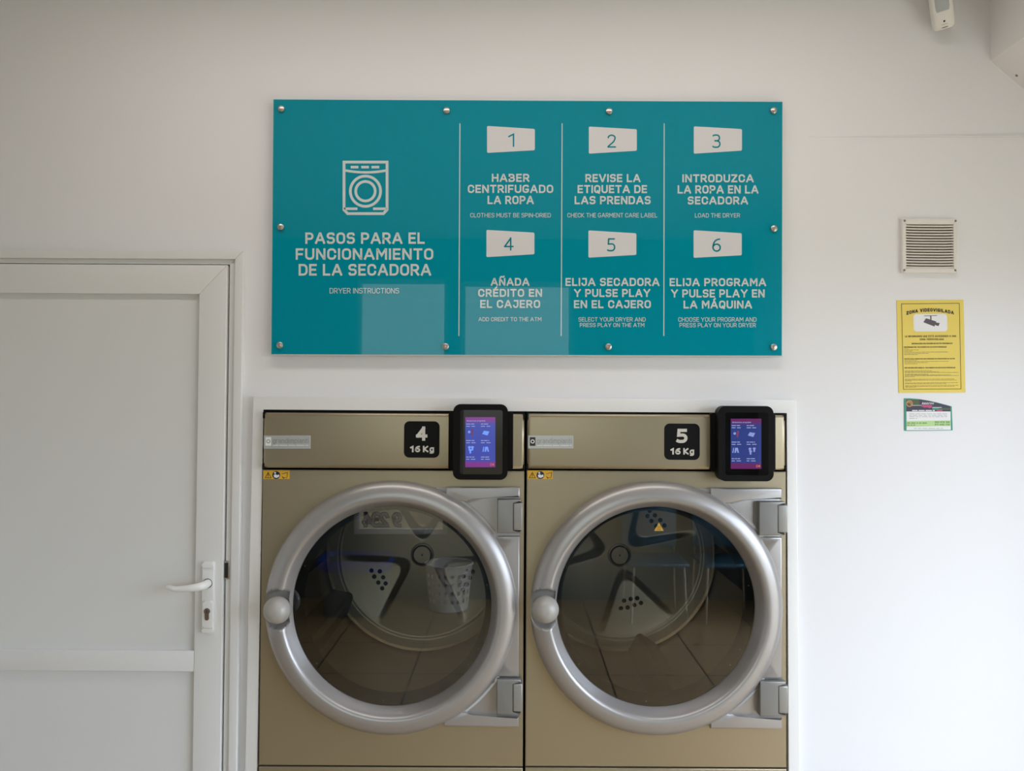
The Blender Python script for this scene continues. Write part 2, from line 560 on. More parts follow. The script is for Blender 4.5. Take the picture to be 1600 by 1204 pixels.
r3 = 0.30
GLY = {
 'A': (.84, [[(0, 0), (.38, 1), (.46, 1), (.84, 0)], [(.16, .30), (.68, .30)]]),
 'B': (.66, [[(0, .52), (0, 1), (.60, 1, .24), (.60, .52, .24), (0, .52)], [(0, .52), (.66, .52, .26), (.66, 0, .26), (0, 0), (0, .52)]]),
 'C': (.68, [[(.68, .72), (.68, 1, r3), (0, 1, r3), (0, 0, r3), (.68, 0, r3), (.68, .28)]]),
 'D': (.70, [['c', (0, 0), (0, 1), (.70, 1, .34), (.70, 0, .34)]]),
 'E': (.56, [[(.56, 1), (0, 1), (0, 0), (.56, 0)], [(0, .51), (.50, .51)]]),
 'F': (.56, [[(.56, 1), (0, 1), (0, 0)], [(0, .48), (.50, .48)]]),
 'G': (.70, [[(.66, .88), (.66, 1, .12), (0, 1, r3), (0, 0, r3), (.70, 0, r3), (.70, .42), (.42, .42)]]),
 'H': (.70, [[(0, 0), (0, 1)], [(.70, 0), (.70, 1)], [(0, .51), (.70, .51)]]),
 'I': (.02, [[(.01, 0), (.01, 1)]]),
 'J': (.56, [[(.12, 1), (.56, 1), (.56, 0, r3), (0, 0, r3), (0, .26)]]),
 'K': (.68, [[(0, 0), (0, 1)], [(.64, 1), (.10, .50), (.68, 0)], [(0, .50), (.10, .50)]]),
 'L': (.54, [[(0, 1), (0, 0), (.54, 0)]]),
 'M': (.86, [[(0, 0), (0, 1), (.06, 1), (.43, .36), (.80, 1), (.86, 1), (.86, 0)]]),
 'N': (.72, [[(0, 0), (0, 1), (.05, 1), (.67, 0), (.72, 0), (.72, 1)]]),
 'O': (.70, [['c', (0, 0, r3), (0, 1, r3), (.70, 1, r3), (.70, 0, r3)]]),
 'P': (.64, [[(0, 0), (0, 1), (.64, 1, .27), (.64, .42, .27), (0, .42)]]),
 'Q': (.70, [['c', (0, 0, r3), (0, 1, r3), (.70, 1, r3), (.70, 0, r3)], [(.40, .22), (.62, -.10)]]),
 'R': (.66, [[(0, 0), (0, 1), (.64, 1, .27), (.64, .44, .27), (0, .44)], [(.34, .44), (.66, 0)]]),
 'S': (.64, [[(.61, .88), (.61, 1, .12), (0, 1, .25), (0, .52, .22), (.64, .52, .22), (.64, 0, .25), (.02, 0, .12), (.02, .12)]]),
 'T': (.68, [[(0, 1), (.68, 1)], [(.34, 1), (.34, 0)]]),
 'U': (.70, [[(0, 1), (0, 0, r3), (.70, 0, r3), (.70, 1)]]),
 'V': (.80, [[(0, 1), (.37, 0), (.43, 0), (.80, 1)]]),
 'X': (.74, [[(0, 1), (.74, 0)], [(0, 0), (.74, 1)]]),
 'Y': (.78, [[(0, 1), (.39, .45), (.78, 1)], [(.39, .45), (.39, 0)]]),
 'Z': (.64, [[(0, 1), (.64, 1), (.64, .94), (0, .06), (0, 0), (.64, 0)]]),
 '-': (.34, [[(0, .46), (.34, .46)]]),
 '.': (.02, [[(0, 0), (.02, 0)]]),
 ':': (.02, [[(0, 0), (.02, 0)], [(0, .6), (.02, .6)]]),
 '1': (.30, [[(0, .80), (.30, 1), (.30, 0)]]),
 '2': (.60, [[(.02, .80), (.02, 1, .30), (.58, 1, .30), (.58, .55, .25), (0, .04), (0, 0), (.60, 0)]]),
 '3': (.60, [[(.02, .95), (.10, 1, .08), (.56, 1, .26), (.56, .53, .22), (.18, .53)], [(.18, .53), (.60, .53, .26), (.60, 0, .28), (.08, 0, .08), (0, .06)]]),
 '4': (.68, [[(.50, 0), (.50, 1)], [(.48, .96), (.02, .30)], [(0, .28), (.68, .28)]]),
 '5': (.58, [[(.54, 1), (.08, 1), (.05, .56), (.58, .60, .28), (.58, 0, .30), (.08, 0, .08), (0, .05)]]),
 '6': (.62, [[(.56, 1), (.30, 1, .25), (0, .62, .30), (0, 0, .32), (.62, 0, .30), (.62, .58, .28), (0.04, .58, .28), (0, .36)]]),
 '7': (.58, [[(0, 1), (.58, 1), (.58, .95), (.20, 0)]]),
 '8': (.60, [['c', (.03, .53, .22), (.03, 1, .26), (.57, 1, .26), (.57, .53, .22)], ['c', (0, 0, .28), (0, .53, .26), (.60, .53, .26), (.60, 0, .28)]]),
 '9': (.62, [[(.06, 0), (.32, 0, .25), (.62, .38, .30), (.62, 1, .32), (0, 1, .30), (0, .42, .28), (.58, .42, .28), (.62, .64)]]),
 '0': (.64, [['c', (0, 0, .32), (0, 1, .32), (.64, 1, .32), (.64, 0, .32)]]),
 'a': (.50, [[(.04, .70), (.50, .70, .22), (.50, 0)], ['c', (0, 0, .18), (0, .40, .18), (.50, .40, .10), (.50, 0, .10)]]),
 'c': (.48, [[(.48, .50), (.48, .70, .22), (0, .70, .22), (0, 0, .22), (.48, 0, .22), (.48, .20)]]),
 'd': (.52, [[(.52, 1), (.52, 0)], ['c', (0, 0, .24), (0, .70, .24), (.52, .70, .10), (.52, 0, .10)]]),
 'e': (.52, [[(0, .36), (.52, .36), (.52, .70, .24), (0, .70, .24), (0, 0, .24), (.46, 0)]]),
 'g': (.52, [['c', (0, 0, .24), (0, .70, .24), (.52, .70, .12), (.52, 0, .12)], [(.52, .70), (.52, -.28, .22), (.04, -.28)]]),
 'i': (.02, [[(.01, 0), (.01, .70)], [(.01, .98), (.01, 1.0)]]),
 'l': (.02, [[(.01, 0), (.01, 1)]]),
 'm': (.84, [[(0, 0), (0, .70), (.42, .70, .2), (.42, 0)], [(.42, .70), (.84, .70, .2), (.84, 0)]]),
 'n': (.50, [[(0, 0), (0, .70), (.50, .70, .24), (.50, 0)]]),
 'o': (.52, [['c', (0, 0, .25), (0, .70, .25), (.52, .70, .25), (.52, 0, .25)]]),
 'p': (.52, [[(0, .70), (0, -.28)], ['c', (0, 0, .12), (0, .70, .12), (.52, .70, .24), (.52, 0, .24)]]),
 'r': (.30, [[(0, 0), (0, .70)], [(0, .48), (.06, .70, .18), (.30, .70)]]),
 's': (.44, [[(.42, .70), (0, .70, .18), (0, .36, .16), (.44, .36, .16), (.44, 0, .18), (0, 0)]]),
 't': (.30, [[(.08, .95), (.08, 0, .16), (.30, 0)], [(0, .70), (.30, .70)]]),
 'u': (.50, [[(0, .70), (0, 0, .24), (.50, 0, .16), (.50, .70)]]),
}
def accent(base, kind):
    w, st = GLY[base]
    c = w / 2
    if kind == 'acute':
        ex = [[(c - .04, 1.24), (c + .12, 1.42)]]
    else:
        ex = [[(c - .24, 1.24), (c - .14, 1.36, .1), (c + .12, 1.24, .1), (c + .24, 1.36)]]
    return (w, st + ex)
GLY['Á'] = accent('A', 'acute'); GLY['É'] = accent('E', 'acute'); GLY['Ó'] = accent('O', 'acute')
GLY['Ñ'] = accent('N', 'tilde')


# ------------------------------------------------------------------ the room
ZF = 0.0
# niche for the dryers and the doorway, taken from the machine wall
nz = P(820, 630, WALL).z
nxl = P(398, 900, WALL).x; nxr = P(1240, 900, WALL).x
dxl = P(-78, 800, WALL).x; dxr = P(364, 800, WALL).x; dz = P(200, 400, WALL).z
bm = bmesh.new()
T = 0.16
box(bm, XL, dxl, WALL, WALL + T, ZF, ZC)
box(bm, dxl, dxr, WALL, WALL + T, dz, ZC)
box(bm, dxr, nxl, WALL, WALL + T, ZF, ZC)
box(bm, nxl, nxr, WALL, WALL + T, nz, ZC)
box(bm, nxr, XR + 0.16, WALL, WALL + T, ZF, ZC)
bmesh.ops.remove_doubles(bm, verts=bm.verts, dist=1e-5)
struct('wall_back', bm, M['wall'])
# the closed bay behind the dryers and behind the doorway
bm = bmesh.new()
bx0, bx1, by1 = nxl - 0.06, nxr + 0.06, 1.32
box(bm, bx0 - .05, bx0, WALL + T, by1, ZF, nz + .25)
box(bm, bx1, bx1 + .05, WALL + T, by1, ZF, nz + .25)
box(bm, bx0 - .05, bx1 + .05, by1, by1 + .05, ZF, nz + .25)
box(bm, bx0 - .05, bx1 + .05, WALL + T, by1 + .05, nz + .25, nz + .3)
box(bm, XL, dxr + 0.05, WALL + T + .002, WALL + T + .05, ZF, dz + .2)
struct('wall_bay', bm, M['wall'])
bm = bmesh.new()
box(bm, XL - .16, XL, YF - .16, WALL + T, ZF, ZC)
struct('wall_left', bm, M['wall'])
bm = bmesh.new()
y0, y1, z0, z1 = RW
box(bm, XR, XR + .16, YF - .16, y0, ZF, ZC)
box(bm, XR, XR + .16, y1, WALL, ZF, ZC)
box(bm, XR, XR + .16, y0, y1, ZF, z0)
box(bm, XR, XR + .16, y0, y1, z1, ZC)
struct('wall_right', bm, M['wall'])
bm = bmesh.new()
xs = [XL, FW[0][0], FW[0][1], FW[1][0], FW[1][1], XR]
for i in (0, 2, 4):
    box(bm, xs[i], xs[i + 1], YF - .16, YF, ZF, ZC)
for a_, b_, c_, d_ in FW:
    box(bm, a_, b_, YF - .16, YF, ZF, c_)
    box(bm, a_, b_, YF - .16, YF, d_, ZC)
struct('wall_front', bm, M['frontwall'])
bm = bmesh.new()
box(bm, XL - .16, XR + .16, YF - .16, 1.4, -0.08, 0.0)
struct('floor', bm, M['floor'])
bm = bmesh.new()
box(bm, XL - .16, XR + .16, YF - .16, WALL + T, ZC, ZC + .08)
ceil = struct('ceiling', bm, M['ceiling'])
for xx, yy, pw in FILL_LIGHTS:           # slim made-up housing round the added fill light
    bm = bmesh.new()
    for a0, a1, b0, b1 in ((-1.24, 1.24, -.15, -.12), (-1.24, 1.24, .12, .15), (-1.24, -1.21, -.12, .12), (1.21, 1.24, -.12, .12)):
        box(bm, xx + a0, xx + a1, yy + b0, yy + b1, ZC - .05, ZC)
    box(bm, xx - 1.21, xx + 1.21, yy - .12, yy + .12, ZC - .012, ZC)
    obj('fill_light_housing', bm, M['trim'], ceil)

# windows
def window(name, axis, a0, a1, z0, z1, pos):
    bm = bmesh.new()
    w, d = 0.045, 0.05
    def bb(u0, u1, q0, q1):
        if axis == 'y':
            box(bm, u0, u1, pos - d, pos, q0, q1, 0.004)
        else:
            box(bm, pos, pos + d, u0, u1, q0, q1, 0.004)
    bb(a0, a0 + w, z0, z1); bb(a1 - w, a1, z0, z1)
    bb(a0 + w, a1 - w, z0, z0 + w); bb(a0 + w, a1 - w, z1 - w, z1)
    o = struct(name, bm, M['trim'])
    bm = bmesh.new()
    if axis == 'y':
        box(bm, a0 + w, a1 - w, pos - 0.03, pos - 0.024, z0 + w, z1 - w)
    else:
        box(bm, pos + 0.024, pos + 0.03, a0 + w, a1 - w, z0 + w, z1 - w)
    obj('window_pane', bm, M['tintpane' if axis == 'y' else 'pane'], o)
    return o

window('window_1', 'y', *FW[0], YF - 0.05)
window('window_2', 'y', *FW[1], YF - 0.05)
window('window_3', 'x', *RW, XR + 0.05)

# ------------------------------------------------------------------ white surround of the dryer bay
yf = 0.006
def Pz0(px, py, y):              # the same line continued down to the floor
    return P(px, py, y)
o1 = Q([(395, 619), (1245, 624)], yf)
ob = Q([(382, 1204), (1250.5, 1204)], yf)
i1 = Q([(409.5, 637.5), (1231.5, 643)], yf)
ib = Q([(402, 1204), (1232, 1204)], yf)
def down(a, b):
    t = (0.0 - a[1]) / (b[1] - a[1])
    return (a[0] + (b[0] - a[0]) * t, 0.0)
OL, OR_ = down(o1[0], ob[0]), down(o1[1], ob[1])
IL, IR_ = down(i1[0], ib[0]), down(i1[1], ib[1])
bm = bmesh.new()
prism(bm, [o1[0], o1[1], OR_, IR_, i1[1], i1[0], IL, OL], yf, WALL, 0.004)
tag(struct('trim_1', bm, M['trim']), 'white painted surround framing the two dryers')

# step in the plaster at the right, above the vent
bm = bmesh.new()
a0 = P(1262, 214.2, WALL); a1 = P(1700, 213.2, WALL); b0 = P(1262, 206, WALL); b1 = P(1700, 202, WALL)
zt = XR
vs = [bm.verts.new(v) for v in (
    (a0.x, WALL, a0.z), (zt, WALL, a1.z), (zt, WALL - .013, a1.z + .002), (a0.x, WALL - .0006, a0.z + .0015),
    (b0.x, WALL, b0.z), (zt, WALL, b1.z))]
bm.faces.new((vs[0], vs[1], vs[2], vs[3])); bm.faces.new((vs[3], vs[2], vs[5], vs[4]))
bm.faces.new((vs[1], vs[5], vs[2])); bm.faces.new((vs[0], vs[3], vs[4])); bm.faces.new((vs[0], vs[4], vs[5], vs[1]))
tag(struct('trim_2', bm, M['wall'], smooth=10), 'shallow plaster ledge running along the wall')

# boxed soffit in the upper right corner
c = P(1548, 95, WALL); e = P(1600, 140, WALL)
sl = (e.z - c.z) / (e.x - c.x)
zr = c.z + sl * (XR - c.x)
bm = bmesh.new()
prism(bm, [(c.x, ZC), (c.x, c.z), (XR, zr), (XR, ZC)], -1.35, WALL, 0.0)
so = tag(struct('trim_3', bm, M['trim'], smooth=10), 'white boxed soffit with sloping underside in the corner')
# screw on its underside, seen at (1588, 118)
d = ROT @ Vector(((1588.5 - 800) / F, -(118 - 602) / F, -1.0))
nrm = Vector((-sl, 0, 1)).normalized()
t = (Vector((c.x, 0, c.z)) - CAM).dot(nrm) / d.dot(nrm)
pt = CAM + d * t
bm = bmesh.new()
bmesh.ops.create_uvsphere(bm, u_segments=14, v_segments=8, radius=0.0042)
bmesh.ops.scale(bm, verts=bm.verts, vec=(1, 1, .5))
bmesh.ops.rotate(bm, verts=bm.verts, cent=(0, 0, 0), matrix=Vector((0, 0, 1)).rotation_difference(nrm).to_matrix())
bmesh.ops.translate(bm, verts=bm.verts, vec=pt)
obj('screw', bm, M['screw'], so)

# ------------------------------------------------------------------ white door at the left
yd = WALL - 0.004            # leaf front
bm = bmesh.new()
# casing: flat outer architrave and an inner step, mitred at the corner
def Lx(px, y): return P(px, 800, y).x
def Lz(py, y, px=200): return P(px, py, y).z
cy0 = WALL - 0.022
xa, xb, xc = Lx(374.8, cy0), Lx(361.8, cy0), Lx(352, cy0)
za, zb, zc_ = Lz(390.4, cy0), Lz(403.8, cy0), Lz(411, cy0)
lxa, lxb, lxc = Lx(-90, cy0), Lx(-77, cy0), Lx(-67, cy0)
prism(bm, [(lxa, za), (xa, za), (xb, zb), (lxb, zb)], cy0, WALL, 0.002)
prism(bm, [(xa, za), (xa, 0), (xb, 0), (xb, zb)], cy0, WALL, 0.002)
prism(bm, [(lxa, za), (lxb, zb), (lxb, 0), (lxa, 0)], cy0, WALL, 0.002)
cy1 = WALL - 0.012
prism(bm, [(lxb, zb), (xb, zb), (xc, zc_), (lxc, zc_)], cy1, WALL + .05, 0.0015)
prism(bm, [(xb, zb), (xb, 0), (xc, 0), (xc, zc_)], cy1, WALL + .05, 0.0015)
prism(bm, [(lxb, zb), (lxc, zc_), (lxc, 0), (lxb, 0)], cy1, WALL + .05, 0.0015)
door = tag(struct('door_1', bm, M['door'], smooth=20), 'white panelled door in white casing left of the dryers')
yl = WALL - 0.020
lx1 = Lx(349.6, yl); lz1 = Lz(413.0, yl); sx = Lx(306.3, yl); sz = Lz(458.6, yl)
lx0 = Lx(-66, yl); sx0 = Lx(-22, yl)
m0, m1 = Lz(1016, yl), Lz(1048.5, yl)
bm = bmesh.new()
prism(bm, [(lx0, lz1), (lx1, lz1), (sx, sz), (sx0, sz)], yl, WALL + .03, 0.0022)
obj('top_rail', bm, M['door'], door, smooth=20)
bm = bmesh.new()
prism(bm, [(lx1, lz1), (lx1, .008), (sx, .008), (sx, sz)], yl, WALL + .03, 0.0022)
obj('stile', bm, M['door'], door, smooth=20)
bm = bmesh.new()
prism(bm, [(lx0, lz1), (sx0, sz), (sx0, .008), (lx0, .008)], yl, WALL + .03, 0.0022)
obj('stile', bm, M['door'], door, smooth=20)
bm = bmesh.new()
prism(bm, [(sx0, m0), (sx, m0), (sx, m1), (sx0, m1)], yl + .001, WALL + .03, 0.0022)
obj('middle_rail', bm, M['door'], door, smooth=20)
bm = bmesh.new()
prism(bm, [(sx0, .12), (sx, .12), (sx, .008), (sx0, .008)], yl + .001, WALL + .03, 0.0022)
obj('bottom_rail', bm, M['door'], door, smooth=20)
for za_, zb_ in ((sz, m0), (m1, .12)):
    bm = bmesh.new()
    prism(bm, [(sx0, za_), (sx, za_), (sx, zb_), (sx0, zb_)], yl + .013, WALL + .028, 0.0)
    obj('door_panel', bm, M['doorpanel'], door)
# handle set
hp = bm = bmesh.new()
ha = P(316.8, 877.5, yl - .01); hb = P(332.4, 988.5, yl - .01)
prism(bm, rrect(ha.x, hb.z, hb.x, ha.z, 0.004), yl - .011, yl, 0.003)
plate = obj('handle_plate', bm, M['handle'], door)
for yy in ((879.5, 885.5), (981, 988)):
    bm = bmesh.new()
    u = P(315.8, yy[0], yl - .012); w = P(333.2, yy[1], yl - .012)
    prism(bm, rrect(u.x, w.z, w.x, u.z, 0.003), yl - .0145, yl - .009, 0.002)
    obj('plate_cap', bm, M['handle'], plate)
bm = bmesh.new()
u = P(317.5, 938, yl - .012); w = P(332, 980, yl - .012)
prism(bm, rrect(u.x, w.z, w.x, u.z, 0.006), yl - .017, yl - .009, 0.003)
obj('lock_shield', bm, M['handle'], plate)
# lever: neck from the plate and a tapering arm to the left
n0 = P(322.5, 912, yl - .02); tip = P(259, 917.5, yl - .055)
bm = bmesh.new()
ys = yl - .052
path = [(n0.x, yl - .010, n0.z), (n0.x, yl - .030, n0.z), (n0.x - .004, ys + .008, n0.z - .0005), (n0.x - .014, ys, n0.z - .002),
        (n0.x - .045, ys, n0.z - .0065), (n0.x - .08, ys, n0.z - .0088), (tip.x + .006, ys + .001, tip.z), (tip.x, ys + .003, tip.z)]
tube(bm, path, [.0122, .0122, .0122, .0118, .0100, .0085, .0068, .0045], 20)
obj('lever_handle', bm, M['handle'], door)
bm = bmesh.new()
lathe(bm, [(.0125, yl - .0115), (.0145, yl - .0115), (.0145, yl - .0095), (.0125, yl - .0095)], n0.x, n0.z, 32)
obj('lever_collar', bm, M['screw'], door)
# euro lock cylinder
bm = bmesh.new()
k0 = P(323.5, 954.5, yl - .017); k1 = P(323.2, 963.5, yl - .017)
rk = .0093; rb = .0062
pts = []
a_s = R(-52)
for k in range(25):
    a = a_s + (2 * math.pi - 2 * (math.pi / 2 + a_s)) * k / 24
    pts.append((k0.x + rk * math.cos(a), k0.z + rk * math.sin(a)))
for k in range(9):
    a = math.pi + math.pi * k / 8
    pts.append((k0.x + rb * math.cos(a), k1.z - .004 + rb * math.sin(a)))
prism(bm, pts, yl - .0195, yl - .010, 0.0008)
cyl = obj('lock_cylinder', bm, M['brass'], door)
bm = bmesh.new()
box(bm, k0.x - .0009, k0.x + .0009, yl - .0202, yl - .018, k0.z - .005, k0.z + .004)
obj('keyway', bm, M['dark'], cyl)
# strike plate in the frame
bm = bmesh.new()
u = P(351.2, 875.5, cy1); w = P(358.8, 904.5, cy1)
prism(bm, [(u.x, u.z), (w.x, u.z), (w.x, w.z), (u.x, w.z)], cy1 - .002, cy1 + .004, 0.0006)
stp = obj('strike_plate', bm, M['steel'], door)
bm = bmesh.new()
u = P(351.6, 878.6, cy1); w = P(356.6, 902, cy1)
prism(bm, [(u.x, u.z), (w.x, u.z), (w.x, w.z), (u.x, w.z)], cy1 - .0026, cy1, 0.0)
obj('latch_hole', bm, M['dark'], stp)

# ------------------------------------------------------------------ teal instruction board
ys_ = WALL - 0.026
cor = Q([(427, 154.8), (1223, 158.6), (1222, 555.8), (423.6, 553.6)], ys_)
sbase = Vector(((cor[2][0] + cor[3][0]) / 2, WALL, cor[3][1]))
sign = thing('instruction_board', 'teal acrylic board of dryer instructions mounted on wall above dryers', 'sign', sbase)
bm = bmesh.new()
prism(bm, cor, ys_, ys_ + .010, 0.0008, 1, mi=1)
for f in bm.faces:
    if abs(f.normal.y) < .9:
        f.material_index = 1
bm.normal_update()
for f in bm.faces:
    f.material_index = 0 if f.normal.y < -.9 else 1
obj('panel', bm, [M['teal'], M['edge']], sign)
# light under-sheet, a hair larger, showing as the pale rim
bm = bmesh.new()
prism(bm, Q([(425.4, 153.6), (1224.4, 157.4), (1223.4, 557.0), (422.2, 555.0)], ys_ + .008), ys_ + .008, ys_ + .013, 0.0005, 1)
obj('backing_sheet', bm, M['edge'], sign)
for px, py in ((439, 169.3), (697.6, 172), (952, 173), (1209.4, 172), (438, 354.2), (1210, 356.6), (436.6, 539), (696, 541), (951, 541.4), (1209.6, 542)):
    c_ = P(px, py, ys_ - .008)
    bm = bmesh.new()
    lathe(bm, [(0, ys_ - .0085), (.0078, ys_ - .0085), (.0095, ys_ - .0072), (.0098, ys_ - .0055), (.0098, ys_ + .0002), (.0070, ys_ + .0002), (.0070, WALL - .0006), (0, WALL - .0006)], c_.x, c_.z, 32)
    obj('standoff_bolt', bm, M['steel'], sign)
yp = ys_ - .0006
# appliance icon
k = Ink(yp)
k.stroke(rounded([(537.5, 253.1), (604.8, 253.1), (604.8, 327.5), (599.0, 333.6), (543.2, 333.6), (537.5, 327.5)], True), 4.3, True)
for x in (550, 566.4, 582.5):
    k.stroke([(x, 261), (x + 8, 261)], 4.0)
k.stroke([(539.6 + 64 * q / 10, 266.2 + 3.0 * (1 - ((q - 5) / 5) ** 2)) for q in range(11)], 3.8, cap=False)
k.circle(571, 298.6, 23.6, 4.2); k.circle(571, 298.6, 15.2, 4.2)
k.stroke([(539.6, 326), (556.5, 326)], 4.0); k.stroke([(585, 326), (603, 326)], 4.0)
obj('dryer_icon', k.bm, M['print'], sign)
k = Ink(yp)
k.text('PASOS PARA EL', 477, 663.6, 363, 380.8, 3.3)
k.text('FUNCIONAMIENTO', 462, 677, 387.8, 405.6, 3.3)
k.text('DE LA SECADORA', 466.6, 673.6, 412.2, 430.4, 3.3)
obj('heading_lettering', k.bm, M['print'], sign)
k = Ink(yp)
k.text('DRYER INSTRUCTIONS', 515, 623.6, 449.8, 458.2, 1.05)
obj('caption_lettering', k.bm, M['print'], sign)
for xt, xb_ in ((718.6, 717.0), (878.3, 876.8), (1037.8, 1037.2)):
    k = Ink(yp)
    k.stroke([(xt, 192.6), (xb_, 524.6)], 1.5, cap=False)
    obj('divider_line', k.bm, M['print'], sign)
STEPS = [
 ('1', (761, 196.6, 238.8, 835.7, 201.3, 234.6), (794, 803.5, 208.4, 229.2),
  [('HABER', 768.5, 827.2, 271.4, 284.0), ('CENTRIFUGADO', 731, 864.4, 288.6, 301.3), ('LA ROPA', 761.8, 834, 305.8, 318.7)],
  [('CLOTHES MUST BE SPIN-DRIED', 734.8, 860.6, 332.7, 339.4)]),
 ('2', (920, 197.6, 240, 995, 201.8, 235.4), (949, 962.5, 210, 230.6),
  [('REVISE LA', 914.6, 1000.7, 271.8, 284.4), ('ETIQUETA DE', 902.5, 1011, 289, 301.6), ('LAS PRENDAS', 897.8, 1016.6, 306.2, 318.9)],
  [('CHECK THE GARMENT CARE LABEL', 886.6, 1027, 332.7, 339.5)]),
 ('3', (1084, 197.3, 240, 1159.3, 201.5, 235.2), (1113, 1126, 209.8, 231),
  [('INTRODUZCA', 1066, 1177.6, 272.2, 284.7), ('LA ROPA EN LA', 1058.8, 1185, 289.4, 302.2), ('SECADORA', 1074.6, 1168.8, 306.8, 319.2)],
  [('LOAD THE DRYER', 1085.8, 1156.3, 333, 339.6)]),
 ('4', (760, 359, 401.6, 835, 363.2, 397), (787.5, 802.5, 370.6, 391.2),
  [('AÑADA', 766.8, 827.2, 434, 446.3), ('CRÉDITO EN', 747.2, 847, 451.2, 463.5), ('EL CAJERO', 750.3, 844, 468.4, 481)],
  [('ADD CREDIT TO THE ATM', 747.6, 846, 495.4, 501.6)]),
 ('5', (919.4, 359.8, 402.4, 994.3, 364.3, 398), (948.5, 961.5, 372, 392.6),
  [('ELIJA SECADORA', 883.6, 1030.4, 434, 446.6), ('Y PULSE PLAY', 897, 1016, 451.3, 463.8), ('EN EL CAJERO', 896.8, 1017, 468.8, 481.3)],
  [('SELECT YOUR DRYER AND', 903.8, 1008.8, 495.5, 502.1), ('PRESS PLAY ON THE ATM', 906, 1006.8, 504.5, 510.7)]),
 ('6', (1083.7, 359.5, 402.6, 1159, 364.2, 398.6), (1113, 1126.5, 372.4, 393.2),
  [('ELIJA PROGRAMA', 1046.3, 1197, 434.4, 446.9), ('Y PULSE PLAY EN', 1048.6, 1194.8, 451.9, 464.5), ('LA MÁQUINA', 1068, 1175, 469.4, 481.7)],
  [('CHOOSE YOUR PROGRAM AND', 1059.8, 1182, 495.5, 502.4), ('PRESS PLAY ON YOUR DRYER', 1061.8, 1181, 504.5, 511)]),
]
for n_, tz, dg, big, small in STEPS:
    k = Ink(yp)
    l, lt, lb, r_, rt, rb_ = tz
    k.poly(rounded([(l, lt, 2), (r_, rt, 2), (r_, rb_, 2), (l, lb, 2)], True, 4))
    pl = obj('step_plate', k.bm, M['plate'], sign)
    k = Ink(yp - .0005)
    k.text(n_, dg[0], dg[1], dg[2], dg[3], 2.2)
    obj('numeral', k.bm, M['numeral'], pl)
    k = Ink(yp)
    for s, x0, x1, t0, t1 in big:
        k.text(s, x0, x1, t0, t1, 2.45)
    obj('step_lettering', k.bm, M['print'], sign)
    k = Ink(yp)
    for s, x0, x1, t0, t1 in small:
        k.text(s, x0, x1, t0, t1, 0.85)
    obj('caption_lettering', k.bm, M['print'], sign)

# ------------------------------------------------------------------ vent grille
yv = WALL - 0.012
va = P(1409.6, 341, yv); vb = P(1495.6, 426.2, yv); oa = P(1416, 349.8, yv); obp = P(1490.2, 418.8, yv)
vent = thing('vent_grille', 'square cream plastic vent grille with horizontal slats on right wall', 'vent', (0.5 * (va.x + vb.x), WALL, vb.z))
bm = bmesh.new()
prism(bm, [(va.x, va.z), (vb.x, va.z), (obp.x, oa.z), (oa.x, oa.z)], yv, WALL, .002)
prism(bm, [(va.x, vb.z), (vb.x, vb.z), (obp.x, obp.z), (oa.x, obp.z)], yv, WALL, .002)
prism(bm, [(va.x, va.z), (oa.x, oa.z), (oa.x, obp.z), (va.x, vb.z)], yv, WALL, .002)
prism(bm, [(vb.x, va.z), (obp.x, oa.z), (obp.x, obp.z), (vb.x, vb.z)], yv, WALL, .002)
obj('grille_frame', bm, M['vent'], vent, smooth=20)
bm = bmesh.new()
box(bm, oa.x, obp.x, WALL - .0012, WALL - .0002, obp.z, oa.z)
obj('vent_shade_plate', bm, M['ventback'], vent)  # dark plate on the solid wall, coloured as the shade behind the slats
NS = 16
for i in range(NS):
    zc = oa.z + (obp.z - oa.z) * (i + 0.5) / NS
    hgt = (oa.z - obp.z) / NS
    bm = bmesh.new()
    nseg = 12
    rows = []
    for q in range(nseg + 1):
        x = oa.x + (obp.x - oa.x) * q / nseg
        sag = -.0010 * (1 - ((q / nseg) * 2 - 1) ** 4)
        # sloping blade with a broad front face and a narrow dark gap above it
        rows.append([bm.verts.new(v) for v in (
            (x, yv + .0002, zc - hgt * .46 + sag), (x, yv + .0022, zc + hgt * .14 + sag),
            (x, WALL - .0018, zc + hgt * .46 + sag), (x, WALL - .0018, zc - hgt * .20 + sag))])
    for a, b in zip(rows, rows[1:]):
        for q in range(4):
            bm.faces.new((a[q], b[q], b[(q + 1) % 4], a[(q + 1) % 4]))
    bm.faces.new(rows[0]); bm.faces.new(rows[-1][::-1])
    bmesh.ops.recalc_face_normals(bm, faces=bm.faces)
    obj('slat', bm, M['slat'], vent, smooth=15)
for px, py in ((1413.6, 344.6), (1493.2, 344.9), (1413, 421.8), (1492.8, 422.1)):
    c_ = P(px, py, yv)
    bm = bmesh.new()
    lathe(bm, [(0, yv - .0012), (.0022, yv - .0011), (.0034, yv - .0002), (.0034, yv + .001)], c_.x, c_.z, 18)
    obj('screw', bm, M['screw'], vent)

